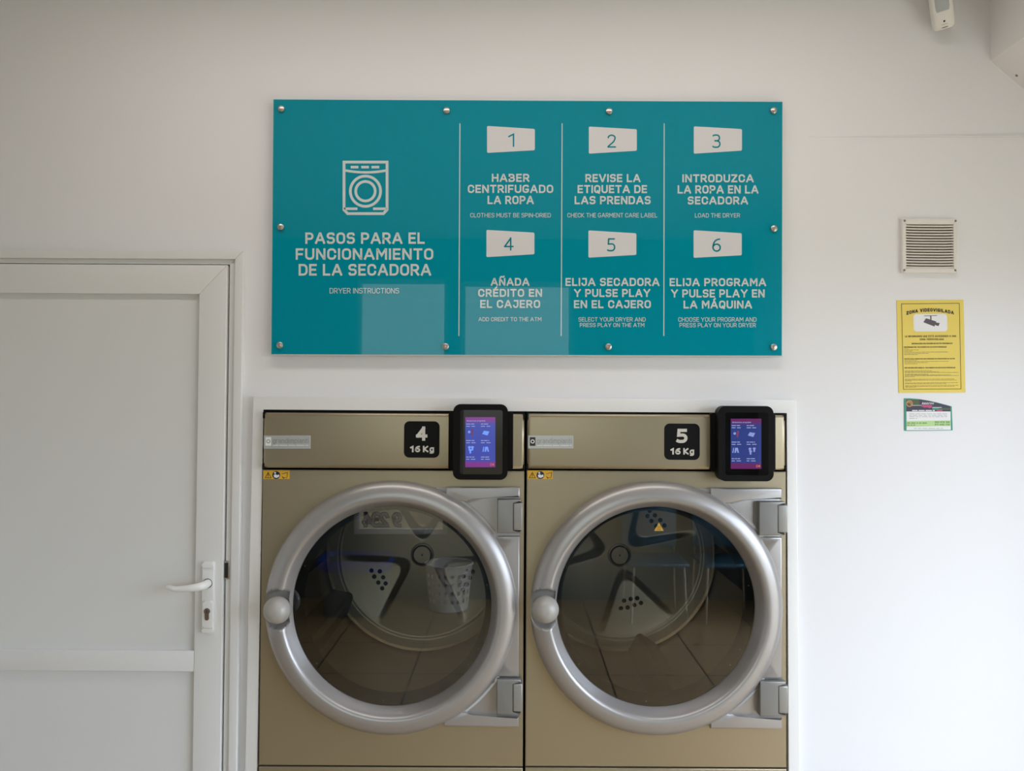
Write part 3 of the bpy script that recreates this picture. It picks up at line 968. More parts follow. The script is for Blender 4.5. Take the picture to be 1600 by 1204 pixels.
# ------------------------------------------------------------------ yellow notice
yn = WALL - 0.0016
ncor = [(1401.0, 468.8), (1505.6, 468.0), (1508.6, 612.8), (1404.4, 613.4)]
nq = Q(ncor, yn)
notice = thing('warning_notice', 'yellow paper video surveillance notice taped to wall below vent', 'notice', ((nq[2][0] + nq[3][0]) / 2, WALL, nq[3][1]))
bm = bmesh.new()
prism(bm, nq, yn, WALL - .0004, 0.0)
obj('sheet', bm, M['yellow'], notice)
def nmap(u, v, y):               # sheet coordinates 0..100 x 0..140
    s, t = u / 100, v / 140
    a = Vector(ncor[0]).lerp(Vector(ncor[1]), s); b = Vector(ncor[3]).lerp(Vector(ncor[2]), s)
    q = a.lerp(b, t)
    return P(q.x, q.y, y)
y2 = yn - .0004
k = Ink(y2, nmap)
k.stroke([(7.2, 5.6), (93.6, 5.4), (93.4, 134.6), (7.2, 134.8)], .75, True)
obj('border_line', k.bm, M['ink'], notice)
k = Ink(y2, nmap)
k.poly(rounded([(24.5, 21.2, 4.5), (75, 21.2, 4.5), (75, 47.6, 4.5), (24.5, 47.6, 4.5)], True, 5))
pic = obj('picture_panel', k.bm, M['white'], notice)
k = Ink(y2 - .0003, nmap)
k.stroke([(41, 24), (59.5, 23.6)], .9)
k.stroke([(50.4, 24), (50.6, 33)], 1.9, cap=False)
k.poly([(43.2, 27.6), (58.6, 32.6), (55.6, 40.2), (39.2, 33.6)])
k.poly([(59.4, 34.4), (63.6, 35.0), (61.8, 39.6), (57.6, 38.4)])
k.poly([(57.6, 33.8), (59.6, 34.6), (58.4, 38.4), (56.4, 37.6)])
obj('camera_pictogram', k.bm, M['camink'], pic)
k = Ink(y2, nmap)
arc = lambda u, v: (u, v + 5.0 * ((u - 49.5) / 36) ** 2)
k.text('ZONA VIDEOVIGILADA', 14, 85, 12.4, 17.6, 1.35, gap=.05, warp=arc)
obj('title_lettering', k.bm, M['ink'], notice)
k = Ink(y2, nmap)
def line(*a, **kw):
    kk = Ink(y2, nmap); kk.text(*a, **kw); obj('bold_lettering', kk.bm, M['ink'], notice)
k.text('LE INFORMAMOS QUE ESTÁ ACCEDIENDO A UNA', 11, 88, 53.4, 56.2, .5, gap=.1)
k.text('ZONA VIDEOVIGILADA', 33, 69, 58.0, 60.8, .5, gap=.1)
line('INFORMACIÓN PROTECCIÓN DE DATOS PERSONALES', 21, 82, 64.8, 66.8, .42, gap=.1)
line('RESPONSABLE DEL TRATAMIENTO DE LOS DATOS PERSONALES', 9.6, 73, 70.2, 72.0, .40, gap=.1)
line('DATOS PARA EJERCITAR SUS DERECHOS DE PROTECCIÓN DE DATOS', 9.6, 85, 88, 89.8, .40, gap=.1)
line('MÁS INFORMACIÓN SOBRE EL TRATAMIENTO DE SUS DATOS PERSONALES', 9.6, 85.5, 101.5, 103.3, .40, gap=.1)
obj('bold_lettering', k.bm, M['ink'], notice)
k = Ink(y2, nmap)
for i, (v, fr) in enumerate(((73.6, .08), (75.4, .27), (77.0, .16), (78.8, .80), (80.6, .45), (82.4, .24),
                             (91.2, .24), (92.9, .80), (94.6, .42), (96.4, .24),
                             (106.8, .5), (108.4, .62), (109.6, .98), (112.0, .42), (113.2, .84), (114.4, .98), (115.8, .18),
                             (119.6, .9), (121.2, .94), (122.2, .12), (125.2, .97), (126.4, .75), (129.2, .97), (130.6, .9), (132.0, .2))):
    k.words(9.6, 92, v, .55, seed=i, frac=fr, wmin=1.5, wmax=6, gap=.7)
obj('fine_print', k.bm, M['inksoft'], notice)

# ------------------------------------------------------------------ small green card with a torn top corner
yc = WALL - 0.0016
def cmap(u, v, y):
    return P(1405 + u * 90 / 160.0, 615 + v * 65 / 115.6, y)
outline = [(13.5, 12.5), (30, 12.6), (55, 14.6), (80, 18.6), (105, 24.0), (128, 30.0), (146, 34.8), (148.6, 101.5), (14.5, 102.8)]
cq = [cmap(u, v, yc) for u, v in outline]
card = thing('torn_card', 'small green and white printed card with torn top corner below yellow notice', 'card', (cmap(80, 103, yc).x, WALL, cmap(80, 103, yc).z))
bm = bmesh.new()
prism(bm, [(p.x, p.z) for p in cq], yc, WALL - .0005, 0.0)
obj('card_sheet', bm, M['green'], card)
bm = bmesh.new()           # pale paper core left along the tear
q = [cmap(u, v, yc + .0004) for u, v in ((60, 13.6), (90, 17.6), (120, 25.0), (149.5, 29.4), (148, 36), (120, 29.4), (90, 22), (60, 16))]
prism(bm, [(p.x, p.z) for p in q], yc + .0005, WALL - .0003, 0.0)
obj('torn_paper_edge', bm, M['white'], card)
y2 = yc - .0004
k = Ink(y2, cmap)
k.poly([(20, 49), (142.5, 49), (143.5, 100), (20.5, 101)])
pap = obj('white_field', k.bm, M['white'], card)
k = Ink(y2, cmap)
k.poly([(20, 15.5), (56, 15.6), (56, 49), (20, 49)])
obj('header_photo', k.bm, M['olive'], card)
k = Ink(y2, cmap)
k.poly([(110, 26), (142.5, 34.4), (142.5, 46), (110, 42)])
obj('header_photo', k.bm, M['olive'], card)
k = Ink(y2 - .0001, cmap)
k.poly([(56, 15.0), (80, 19.2), (105, 24.8), (128, 31.0), (142.5, 35.0), (142.5, 40), (92, 38), (92, 44), (142.5, 44), (142.5, 49), (20.5, 49), (20.5, 36), (56, 33)])
hd = obj('header_band', k.bm, M['darkprint'], card)
k = Ink(y2 - .0004, cmap)
k.circle(28.5, 27, 8.0, 2.4, 40)
k.stroke([(24, 24), (29, 23), (32, 26), (33.5, 29.5)], 2.0)
obj('emblem', k.bm, M['orange'], card)
k = Ink(y2 - .0004, cmap)
k.poly([(62, 31), (86, 31), (92, 33), (90, 38), (84, 40), (78, 37), (70, 38), (62, 35)])
k.rect(104, 44.4, 120, 48.6)
obj('pink_lettering', k.bm, M['pink'], card)
k = Ink(y2 - .0006, cmap)
for i, (u0, u1) in enumerate(((63.5, 68.5), (69.5, 74), (75, 79.5))):
    k.stroke([(u0, 29.4), ((u0 + u1) / 2, 24.0), (u1, 29.4)], 1.5, cap=False)
for u0 in (81.5, 86, 90, 94):
    k.stroke([(u0, 24.4), (u0, 29.4)], 1.5, cap=False)
k.stroke([(81, 24.6), (97, 26.0)], 1.2, cap=False)
k.rect(36, 31.6, 62, 32.6); k.rect(92, 37.2, 118, 38.6)
k.words(36, 99, 46.4, 2.6, seed=5, wmin=8, wmax=20, gap=2.4)
obj('header_lettering', k.bm, M['white'], card)
k = Ink(y2 - .0003, cmap)
for i, (v, f) in enumerate(((55.5, 1), (59.8, 1), (63.8, 1), (68.6, .21))):
    k.words(28, 133, v, 1.5, seed=20 + i, frac=f, wmin=5, wmax=16, gap=2.6)
obj('fine_print', k.bm, M['grey'], pap)
k = Ink(y2 - .0003, cmap)
k.words(41, 122, 96, 1.6, seed=31, wmin=8, wmax=24, gap=2.5)
obj('fine_print', k.bm, M['grey'], pap)
k = Ink(y2 - .0003, cmap)
k.poly([(21, 75.5), (142.6, 73.6), (142.9, 89.6), (20.8, 91.0)])
band = obj('lime_band', k.bm, M['lime'], card)
k = Ink(y2 - .0006, cmap)
k.text('620 976 106', 99, 140, 76.4, 80.8, 1.0)
k.text('911 456 176', 99, 140, 83.2, 87.6, 1.0)
obj('band_lettering', k.bm, M['greenink'], band)
k = Ink(y2 - .0006, cmap)
k.words(22, 77, 81.2, 1.9, seed=40, wmin=4, wmax=14, gap=2.4)
k.words(22, 45, 87.0, 1.7, seed=41, wmin=4, wmax=12, gap=2.0)
obj('band_lettering', k.bm, M['greenink'], band)

# ------------------------------------------------------------------ motion sensor high on the right
yb = WALL
sc_ = P(1472.5, 30, -0.045)
msx = thing('motion_sensor', 'white motion sensor mounted high on the wall near the soffit', 'sensor', (sc_.x, WALL, sc_.z - .03))
tilt = Matrix.Rotation(R(-9.0), 3, 'Y')          # hung slightly askew
lean = Matrix.Rotation(R(18), 3, 'X')
def sensor_place(bm):
    bmesh.ops.rotate(bm, verts=bm.verts, cent=(0, 0, 0), matrix=lean)
    bmesh.ops.rotate(bm, verts=bm.verts, cent=(0, 0, 0), matrix=Matrix.Rotation(R(-26), 3, 'Z'))
    bmesh.ops.rotate(bm, verts=bm.verts, cent=(0, 0, 0), matrix=tilt)
    bmesh.ops.translate(bm, verts=bm.verts, vec=(sc_.x + .020, -0.020, sc_.z - .017))
def shell(bm, w, d0, d1, z0, z1, n=22, taper=1.0):
    """upright casing with a bowed front; profile swept in z with rounded foot and head"""
    lv = []
    for z, s in ((z0, .66), (z0 + .002, .80), (z0 + .006, .91), (z0 + .012, .97), (z0 + .022, 1.0), (z1 - .012, 1.0), (z1 - .004, .95), (z1, .86)):
        ring = []
        s = 1 - (1 - s) * taper
        for q in range(n + 1):
            a = -1 + 2 * q / n
            x = w / 2 * s * math.copysign(abs(a) ** 0.9, a)
            yy = d0 * s * (.25 + .75 * max(0.0, 1 - abs(a) ** 3.2) ** .5)
            ring.append(bm.verts.new((x, -yy, z)))
        ring.append(bm.verts.new((w / 2 * s, d1, z))); ring.append(bm.verts.new((-w / 2 * s, d1, z)))
        lv.append(ring)
    m = len(lv[0])
    for a, b in zip(lv, lv[1:]):
        for q in range(m):
            bm.faces.new((a[q], a[(q + 1) % m], b[(q + 1) % m], b[q]))
    bm.faces.new(lv[0][::-1]); bm.faces.new(lv[-1])
    bmesh.ops.recalc_face_normals(bm, faces=bm.faces)
bm = bmesh.new(); shell(bm, .060, .022, .022, 0.0, .125); sensor_place(bm)
obj('housing', bm, M['sensor'], msx)
bm = bmesh.new(); shell(bm, .050, .0240, -.008, .050, .116, taper=.12); sensor_place(bm)
obj('lens_window', bm, M['lens'], msx)
bm = bmesh.new()
bmesh.ops.create_uvsphere(bm, u_segments=12, v_segments=8, radius=.0030)
bmesh.ops.translate(bm, verts=bm.verts, vec=(0, -.0210, .0215)); sensor_place(bm)
obj('indicator', bm, M['dark'], msx)
bm = bmesh.new(); box(bm, -.008, .008, -.0206, -.015, .0030, .0052, .0004); sensor_place(bm)
obj('slot', bm, M['screw'], msx)
bm = bmesh.new(); box(bm, -.0085, .0085, -.0222, -.018, .0118, .0130); sensor_place(bm)
obj('faint_mark', bm, M['lens'], msx)
bm = bmesh.new()
tube(bm, [(sc_.x + .012, -.015, sc_.z + .075), (sc_.x + .012, WALL - .0005, sc_.z + .085)], .012, 16)
obj('wall_bracket', bm, M['sensor'], msx)


# ------------------------------------------------------------------ tumble dryers
def build_dryer(D):
    cx = D['cx']
    X = lambda px, y=0.0: P(px, 930, y).x
    Z = lambda py, y=0.0: P(cx, py, y).z
    xl, xr = X(D['l']), X(D['r'])
    root = thing('tumble_dryer', D['label'], 'dryer', ((xl + xr) / 2, 0.0, 0.0), 'tumble dryers in the white surround')
    zt = Z(D['top'])
    # cabinet: dark shell open at the front
    bm = bmesh.new()
    yb0, yb1 = 0.012, 1.10
    box(bm, xl, xl + .012, yb0, yb1, .02, zt)
    box(bm, xr - .012, xr, yb0, yb1, .02, zt)
    box(bm, xl + .012, xr - .012, yb0, yb1, zt - .012, zt)
    box(bm, xl + .012, xr - .012, yb0, yb1, .02, .032)
    box(bm, xl + .012, xr - .012, yb1 - .012, yb1, .032, zt - .012)
    obj('cabinet', bm, M['black'], root)
    for sx_, sy_ in ((xl + .06, .08), (xr - .06, .08), (xl + .06, 1.02), (xr - .06, 1.02)):
        bm = bmesh.new()
        box(bm, sx_ - .025, sx_ + .025, sy_ - .025, sy_ + .025, 0.0, .0205, .003)
        obj('foot', bm, M['black'], root)
    # front sheet with the round door opening
    c = P(*D['ring'], -.02)
    rx, rz = c.x, c.z
    zf1, zf0 = Z(D['front'][0]), Z(D['front'][1])
    bm = bmesh.new()
    hole = [(rx + .335 * math.cos(2 * math.pi * q / 96), rz + .335 * math.sin(2 * math.pi * q / 96)) for q in range(96)]
    x0, x1 = xl + .0012, xr - .0012
    def on_rect(a):
        ca, sa = math.cos(a), math.sin(a)
        ts = []
        if ca > 1e-9: ts.append((x1 - rx) / ca)
        if ca < -1e-9: ts.append((x0 - rx) / ca)
        if sa > 1e-9: ts.append((zf1 - rz) / sa)
        if sa < -1e-9: ts.append((zf0 - rz) / sa)
        t = min(ts)
        return (rx + ca * t, rz + sa * t)
    angs = sorted([2 * math.pi * q / 96 for q in range(96)] + [math.atan2(zz - rz, xx - rx) % (2 * math.pi) for xx in (x0, x1) for zz in (zf0, zf1)])
    inn = [(rx + .335 * math.cos(a), rz + .335 * math.sin(a)) for a in angs]
    out = [on_rect(a) for a in angs]
    n = len(angs)
    fi = [bm.verts.new((p[0], 0, p[1])) for p in inn]; fo = [bm.verts.new((p[0], 0, p[1])) for p in out]
    bi = [bm.verts.new((p[0], .011, p[1])) for p in inn]; bo = [bm.verts.new((p[0], .011, p[1])) for p in out]
    for q in range(n):
        w = (q + 1) % n
        bm.faces.new((fi[q], fi[w], fo[w], fo[q])); bm.faces.new((bi[q], bo[q], bo[w], bi[w]))
        bm.faces.new((fi[q], bi[q], bi[w], fi[w])); bm.faces.new((fo[q], fo[w], bo[w], bo[q]))
    bmesh.ops.recalc_face_normals(bm, faces=bm.faces)
    fedges = [e for e in bm.edges if all(v in fo for v in e.verts)]
    bmesh.ops.bevel(bm, geom=fedges, offset=.0022, segments=3, affect='EDGES')
    obj('front_panel', bm, M['body'], root)
    # lower panel
    bm = bmesh.new()
    prism(bm, [(x0, zf0 - .0045), (x1, zf0 - .0045), (x1, .05), (x0, .05)], 0.0, .011, .0022)
    obj('lower_panel', bm, M['body'], root)
    # control panel, standing slightly proud
    yc0 = -.016
    zc1, zc0 = Z(D['ctl'][0], yc0), Z(D['ctl'][1], yc0)
    cl, cr = X(D['l'] + .6, yc0), X(D['r'] - .4, yc0)
    bm = bmesh.new()
    prism(bm, [(cl, zc1), (cr, zc1), (cr, zc0), (cl, zc0)], yc0, .011, .012, 5)
    obj('control_panel', bm, M['body'], root, smooth=60)
    for xx, s in ((cl, -1), (cr, 1)):
        for za_, zb_ in ((zc1 + .002, zc1 - .017), (zc0 + .014, zc0 - .004)):
            bm = bmesh.new()
            xa_, xb_ = (xx - .0022, xx + .0045) if s < 0 else (xx - .0045, xx + .0022)
            box(bm, xa_, xb_, yc0 + .001, .010, zb_, za_, .002)
            obj('corner_cap', bm, M['black'], root)
    # ---- name plate
    yt = yc0 - .0012
    u0, v0, u1, v1 = D['plate']
    bm = bmesh.new()
    prism(bm, Q([(u0, v0), (u1, v0), (u1, v1), (u0, v1)], yt), yt, yc0 + .001, .0004, 1)
    npl = obj('name_plate', bm, M['tag'], root)
    k = Ink(yt - .0004)
    lh = v1 - v0
    k.rect(u0 + 2.8, v0 + 2.6, u0 + 11.6, v0 + 16)
    if D['logo'] == 'dark':
        lm, rm = M['ink'], M['taghi']
    else:
        lm, rm = M['taghi'], M['tagtext']
    lg = obj('logo_square', k.bm, lm, npl)
    k = Ink(yt - .0007)
    k.circle(u0 + 7.2, v0 + 9.2, 2.5, 1.3, 28)
    obj('logo_ring', k.bm, rm, lg)
    k = Ink(yt - .0005)
    k.text('grandimpianti', u0 + 14, u1 - 2.6, v0 + 4.2, v0 + 12.0, 1.0)
    obj('name_lettering', k.bm, M['tagtext'], npl)
    k = Ink(yt - .0005)
    k.words(u0 + 14, u1 - 3, v0 + 15.4, 1.0, seed=3, wmin=6, wmax=18, gap=1.6)
    obj('tagline', k.bm, M['taghi'], npl)
    # ---- number sticker
    u0, v0, u1, v1 = D['num']
    ysn = yc0 - .0006
    a_, b2 = P(u0, v1, ysn), P(u1, v0, ysn)
    bm = bmesh.new()
    prism(bm, rrect(a_.x, a_.z, b2.x, b2.z, .0165, 8), ysn, yc0 + .001, 0)
    ns = obj('number_sticker', bm, M['vinyl'], root)
    k = Ink(ysn - .0004)
    k.text(D['n'], u0 + 19.0, u1 - 19.2, v0 + 8.0, v0 + 30.2, 4.9)
    k.text('16', u0 + 9.8, u0 + 25.6, v0 + 38.2, v0 + 48.2, 2.5)
    k.text('Kg', u0 + 29.8, u1 - 8.8, v0 + 38.2, v0 + 48.2, 2.4)
    obj('sticker_lettering', k.bm, M['lettering'], ns)
    # ---- warning sticker under the control panel
    u0, v0, u1, v1 = D['warn']
    yw = -.0006
    bm = bmesh.new()
    prism(bm, Q([(u0, v0), (u1, v0), (u1, v1), (u0, v1)], yw), yw, .001, 0)
    ws = obj('warning_sticker', bm, M['warn'], root)
    k = Ink(yw - .0004)
    k.stroke([(u0 + 7.4, v0 + 3.2), (u0 + 12.2, v0 + 11.6), (u0 + 2.6, v0 + 11.6)], .9, True)
    k.stroke([(u0 + 7.4, v0 + 5.6), (u0 + 7.4, v0 + 8.8)], 1.0); k.disc(u0 + 7.4, v0 + 10.4, .55, 12)
    obj('hazard_triangle', k.bm, M['brownprint'], ws)
    k = Ink(yw - .0004)
    k.poly([(u0 + 28.6, v0 + 8.4), (u0 + 31.4, v0 + 10.8), (u0 + 32.4, v0 + 12.6), (u0 + 30.6, v0 + 12.6)])
    k.stroke([(u0 + 29.4, v0 + 5.6), (u0 + 33, v0 + 4.6), (u0 + 37.6, v0 + 3.2), (u0 + 37.2, v0 + 7.6), (u0 + 36.2, v0 + 12.2)], .8)
    k.stroke([(u0 + 31.4, v0 + 11.6), (u0 + 34.4, v0 + 11.2)], .9)
    obj('hand_symbol', k.bm, M['brownprint'], ws)
    k = Ink(yw - .0004)
    k.disc(u0 + 20, v0 + 7.3, 6.1, 36)
    nv = obj('manual_symbol', k.bm, M['navy'], ws)
    k = Ink(yw - .0007)
    k.disc(u0 + 18.2, v0 + 3.9, 1.5, 16)
    k.poly([(u0 + 16.0, v0 + 7.2), (u0 + 19.0, v0 + 5.8), (u0 + 21.4, v0 + 7.4), (u0 + 24.4, v0 + 6.2), (u0 + 25.0, v0 + 9.6), (u0 + 20.6, v0 + 11.8), (u0 + 16.8, v0 + 10.8)])
    obj('reader_figure', k.bm, M['white'], nv)
    # ---- touch terminal
    u0, v0, u1, v1 = D['mount']
    bm = bmesh.new()
    a_, b2 = P(u0, v1, -.020), P(u1, v0, -.020)
    prism(bm, rrect(a_.x, a_.z, b2.x, b2.z, .006), -.0215, -.004, .003)
    obj('terminal_mount', bm, M['black'], root)
    u0, v0, u1, v1 = D['term']
    yt0 = -.062
    a_, b2 = P(u0, v1, yt0), P(u1, v0, yt0)
    bm = bmesh.new()
    prism(bm, rrect(a_.x, a_.z, b2.x, b2.z, .022, 10), yt0, -.021, .007, 4)
    term = obj('touch_terminal', bm, M['black'], root, smooth=60)
    bm = bmesh.new()
    i_ = D['bez']
    a_, b2 = P(i_[0], i_[3], yt0), P(i_[2], i_[1], yt0)
    prism(bm, rrect(a_.x, a_.z, b2.x, b2.z, .006), yt0 - .0006, yt0 + .002, .0003, 1)
    obj('screen_glass', bm, M['bezel'], term)
    u0, v0, u1, v1 = D['scr']
    ysc = yt0 - .0010
    bm = bmesh.new()
    prism(bm, Q([(u0, v0), (u1, v0), (u1, v1), (u0, v1)], ysc), ysc, yt0, 0)
    scr = obj('screen', bm, M[D['scrmat']], term)
    w_, h_ = u1 - u0, v1 - v0
    sm = lambda a, b, y: P(u0 + a * w_, v0 + b * h_, y)
    k = Ink(ysc - .0004, sm)
    k.text('Seleccione programa', .05, .66, .058, .086, .0075)
    for i, (a0, b0) in enumerate(((.03, .125), (.52, .125), (.03, .455), (.52, .455), (.03, .785), (.52, .785))):
        k.words(a0, a0 + .32, b0 + .012, .016, seed=i, wmin=.06, wmax=.16, gap=.02, frac=.85)
        k.words(a0, a0 + .36, b0 + .056, .015, seed=i + 9, wmin=.08, wmax=.18, gap=.05)
    obj('screen_lettering', k.bm, M['scrtext'], scr)
    k = Ink(ysc - .0004, sm)
    k.disc(.13, .295, .045, 16, .026)                                    # garment and folded linen pictures
    def picture():
        obj('screen_picture', k.bm, M['scricon' if D['n'] == '4' else 'scricondim'], scr)
        return Ink(ysc - .0004, sm)
    k = picture()
    k.poly([(.62, .27), (.80, .285), (.74, .365), (.56, .335)])
    k = picture()
    if D['n'] == '4':
        shirts = ((.09, .59), (.19, .59), (.12, .65)); trousers = (.66, .59)
    else:
        shirts = ((.58, .59), (.72, .585), (.60, .64)); trousers = (.14, .58)
    for a0, b0 in shirts:
        k.poly([(a0, b0), (a0 + .03, b0 - .012), (a0 + .06, b0 - .012), (a0 + .10, b0), (a0 + .085, b0 + .03), (a0 + .075, b0 + .022), (a0 + .075, b0 + .075), (a0 + .02, b0 + .075), (a0 + .02, b0 + .022), (a0 + .01, b0 + .03)])
    k = picture()
    a0, b0 = trousers
    k.poly([(a0, b0), (a0 + .09, b0), (a0 + .13, b0 + .10), (a0 + .08, b0 + .10), (a0 + .05, b0 + .04), (a0 + .03, b0 + .10), (a0 - .02, b0 + .10)])
    k.poly([(a0 - .06, b0), (a0 - .03, b0), (a0 - .05, b0 + .10), (a0 - .09, b0 + .10)])
    obj('screen_picture', k.bm, M['scricon' if D['n'] == '4' else 'scricondim'], scr)
    k = Ink(ysc - .0004, sm)
    k.poly([(.20, .25), (.25, .235), (.27, .27), (.24, .36), (.19, .37)])
    obj('screen_cap_picture', k.bm, M['scrred'], scr)
    k = Ink(ysc - .0004, sm)
    k.circle(.855, .945, .022, .014, 18); k.rect(.90, .925, .96, .965)
    obj('screen_marks', k.bm, M['scrorange'], scr)

    # ---- door: silver ring casting
    prof = spline([(.3770, .0005), (.3775, -.010), (.3755, -.020), (.3690, -.030), (.3580, -.0385), (.3440, -.0435), (.3310, -.0450),
                   (.3225, -.0430), (.3165, -.0370), (.3110, -.0270), (.3060, -.0160), (.3020, -.0060), (.2995, .0015), (.2980, .0060)], 4)
    bm = bmesh.new()
    lathe(bm, prof, rx, rz, 360)
    kc = P(*D['knob'], -.062)
    for v in bm.verts:                       # scoop for the fingers round the knob
        dd = math.hypot(v.co.x - kc.x, v.co.z - kc.z)
        rad = math.hypot(v.co.x - rx, v.co.z - rz)
        if dd < .058 and rad > .306:
            t = min(1, max(0, (.058 - dd) / .010)); t = t * t * (3 - 2 * t)
            tgt = -.005
            if v.co.y < tgt:
                v.co.y = v.co.y + (tgt - v.co.y) * t
    ring = obj('door_ring', bm, M['silver'], root, smooth=70)
    # back flange with the hinge side
    ff = D['flange']                # right px, top px, bottom px
    yfl = -.020
    fx = X(ff[0], yfl); ft = Z(ff[1], yfl); fb = Z(ff[2], yfl)
    r1a, r1b = Z(D['rec'][0], yfl), Z(D['rec'][1], yfl); r2a, r2b = Z(D['rec'][2], yfl), Z(D['rec'][3], yfl)
    bm = bmesh.new()
    lx_ = rx + .10
    base = [(fx - .002, fb + .003), (fx - .002, ft - .003), (lx_ + .03, ft - .003)]
    rb_ = .352
    aa = math.asin((ft - .012 - rz) / rb_) if abs(ft - .012 - rz) < rb_ else math.pi / 2 * .80
    a_hi = min(aa, R(66)); a_lo = -min(R(66), a_hi + .05)
    base += [(rx + rb_ * math.cos(a_hi + (a_lo - a_hi) * q / 30), rz + rb_ * math.sin(a_hi + (a_lo - a_hi) * q / 30)) for q in range(31)]
    base += [(lx_ + .03, fb + .003)]
    prism(bm, base, -.0075, -.0002, .0015)
    # raised land with pockets for the hinges
    def arc_pts(rad, za_, zb_, nn=14):
        a0 = math.asin(max(-1, min(1, (za_ - rz) / rad))); a1 = math.asin(max(-1, min(1, (zb_ - rz) / rad)))
        return [(rx + rad * math.cos(a0 + (a1 - a0) * q / nn), rz + rad * math.sin(a0 + (a1 - a0) * q / nn)) for q in range(nn + 1)]
    ra_ = .366
    prism(bm, [(lx_ + .06, ft), (fx, ft), (fx, r1a), (X(D['rec'][4] + 6, yfl), r1a), (X(D['rec'][4] + 1, yfl), r1a - .004), (X(D['rec'][4] - 1, yfl), r1a - .014), (lx_ + .06, r1a - .012)], yfl, -.007, .005, 4)
    prism(bm, [(fx, r1b), (fx, r2a)] + arc_pts(ra_, r2a, r1b), yfl, -.007, .005, 4)
    prism(bm, [(fx, r2b), (fx, fb), (lx_ + .06, fb), (lx_ + .06, r2b + .012), (X(D['rec'][4] - 1, yfl), r2b + .014), (X(D['rec'][4] + 1, yfl), r2b + .004), (X(D['rec'][4] + 6, yfl), r2b)], yfl, -.007, .005, 4)
    # thin rib following the ring across the pockets
    for za_, zb_ in ((r1b - .004, r1a + .002), (r2b - .002, r2a + .004)):
        inn_ = arc_pts(.372, za_, zb_, 20); out_ = arc_pts(.3835, za_, zb_, 20)
        prism(bm, inn_ + out_[::-1], -.0165, -.007, .003, 3)
    obj('hinge_flange', bm, M['silver'], root, smooth=60)
    for hb_ in D['hinges']:
        (bu0, bv0, bu1, bv1), (cu0, cv0, cu1, cv1) = hb_
        yh = -.034
        a_, b2 = P(bu0, bv1, yh), P(bu1, bv0, yh)
        ca_, cb_ = P(cu0, cv1, yh), P(cu1, cv0, yh)
        bm = bmesh.new()
        zi0, zi1 = ca_.z - .0030, cb_.z + .0030
        # C-shaped leaf: plate plus two lugs round the knuckle
        prism(bm, [(a_.x, a_.z), (b2.x, a_.z), (b2.x, zi0), (ca_.x - .004, zi0), (ca_.x - .004, zi1), (b2.x, zi1), (b2.x, b2.z), (a_.x, b2.z)], yh, -.0072, .0032, 3)
        hg = obj('hinge', bm, M['hinge'], root, smooth=50)
        bm = bmesh.new()
        prism(bm, [(ca_.x, ca_.z), (cb_.x, ca_.z), (cb_.x, cb_.z), (ca_.x, cb_.z)], yh - .001, .0, .005, 4)
        obj('hinge_knuckle', bm, M['knuckle'], hg, smooth=60)
        bm = bmesh.new()
        box(bm, ca_.x - .0038, cb_.x - .004, yh + .012, -.0072, zi0, zi1)
        obj('hinge_gap', bm, M['dark'], hg)
    # knob
    bm = bmesh.new()
    kr = .0395
    lathe(bm, spline([(0, -.086), (.012, -.0850), (.024, -.0795), (.033, -.0695), (.0385, -.0570), (kr, -.0470), (.0375, -.0375), (.030, -.0300), (.026, -.0240), (.026, -.0100)], 4), kc.x, kc.z, 64)
    obj('door_knob', bm, M['knob'], root, smooth=80)
    # glass
    bm = bmesh.new()
    lathe(bm, [(0, .0020), (.2990, .0020), (.2990, .0075), (0, .0075)], rx, rz, 128)
    for f in bm.faces:
        f.material_index = 0 if (f.calc_center_median().y < .0025) else 1
    gl = obj('door_glass', bm, [M['doorglass'], M['clear']], root)
    if D['heat']:
        hx, hy = D['heat']
        k = Ink(.0010)
        k.poly(rounded([(hx, hy - 9.4, 1.2), (hx + 9.2, hy + 6.6, 1.2), (hx - 9.2, hy + 6.6, 1.2)], True, 3))
        hs = obj('heat_sticker', k.bm, M['ink'], gl)
        k = Ink(.0006)
        k.poly([(hx, hy - 7.2), (hx + 7.2, hy + 5.4), (hx - 7.2, hy + 5.4)])
        hf = obj('sticker_field', k.bm, M['warn'], hs)
        k = Ink(.0002)
        for q in (-2.2, 0, 2.2):
            k.stroke([(hx + q, hy + 1.8), (hx + q + .5, hy + .4), (hx + q - .4, hy - 1.0), (hx + q, hy - 2.4)], .6)
        k.stroke([(hx - 3.4, hy + 3.4), (hx + 3.4, hy + 3.4)], .8)
        obj('heat_symbol', k.bm, M['brownprint'], hf)
    # seal and mouth ring behind the glass
    bm = bmesh.new()
    lathe(bm, [(.3300, .0085), (.2985, .0085), (.2930, .0140), (.2840, .0420), (.2800, .0600), (.2820, .0640), (.3300, .0640)], rx, rz, 128)
    obj('door_seal', bm, M['rubber'], root)
    for ang in (-95, -38, -142, -27, 12, 157):
        bm = bmesh.new()
        bmesh.ops.create_uvsphere(bm, u_segments=10, v_segments=6, radius=.0028)
        bmesh.ops.translate(bm, verts=bm.verts, vec=(rx + .2915 * math.cos(R(ang)), .018, rz + .2915 * math.sin(R(ang))))
        obj('rivet', bm, M['rivet'], root)
    # drum
    yd0, yd1, rd = .070, .78, .385
    bm = bmesh.new()
    lathe(bm, [(.2900, yd0 - .004), (rd - .004, yd0 - .004), (rd, yd0), (rd, yd1), (rd - .012, yd1 + .004), (rd - .012, yd1 + .03), (rd + .004, yd1 + .03), (rd + .004, yd0 - .010), (.2900, yd0 - .010)], rx, rz, 128)
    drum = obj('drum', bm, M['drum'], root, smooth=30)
    # drum back: disc with three pressed, rounded triangular pockets
    bm = bmesh.new()
    yback = yd1
    NA, NR = 360, 74
    phis = [R(D['rot'] + 120 * q) for q in range(3)]
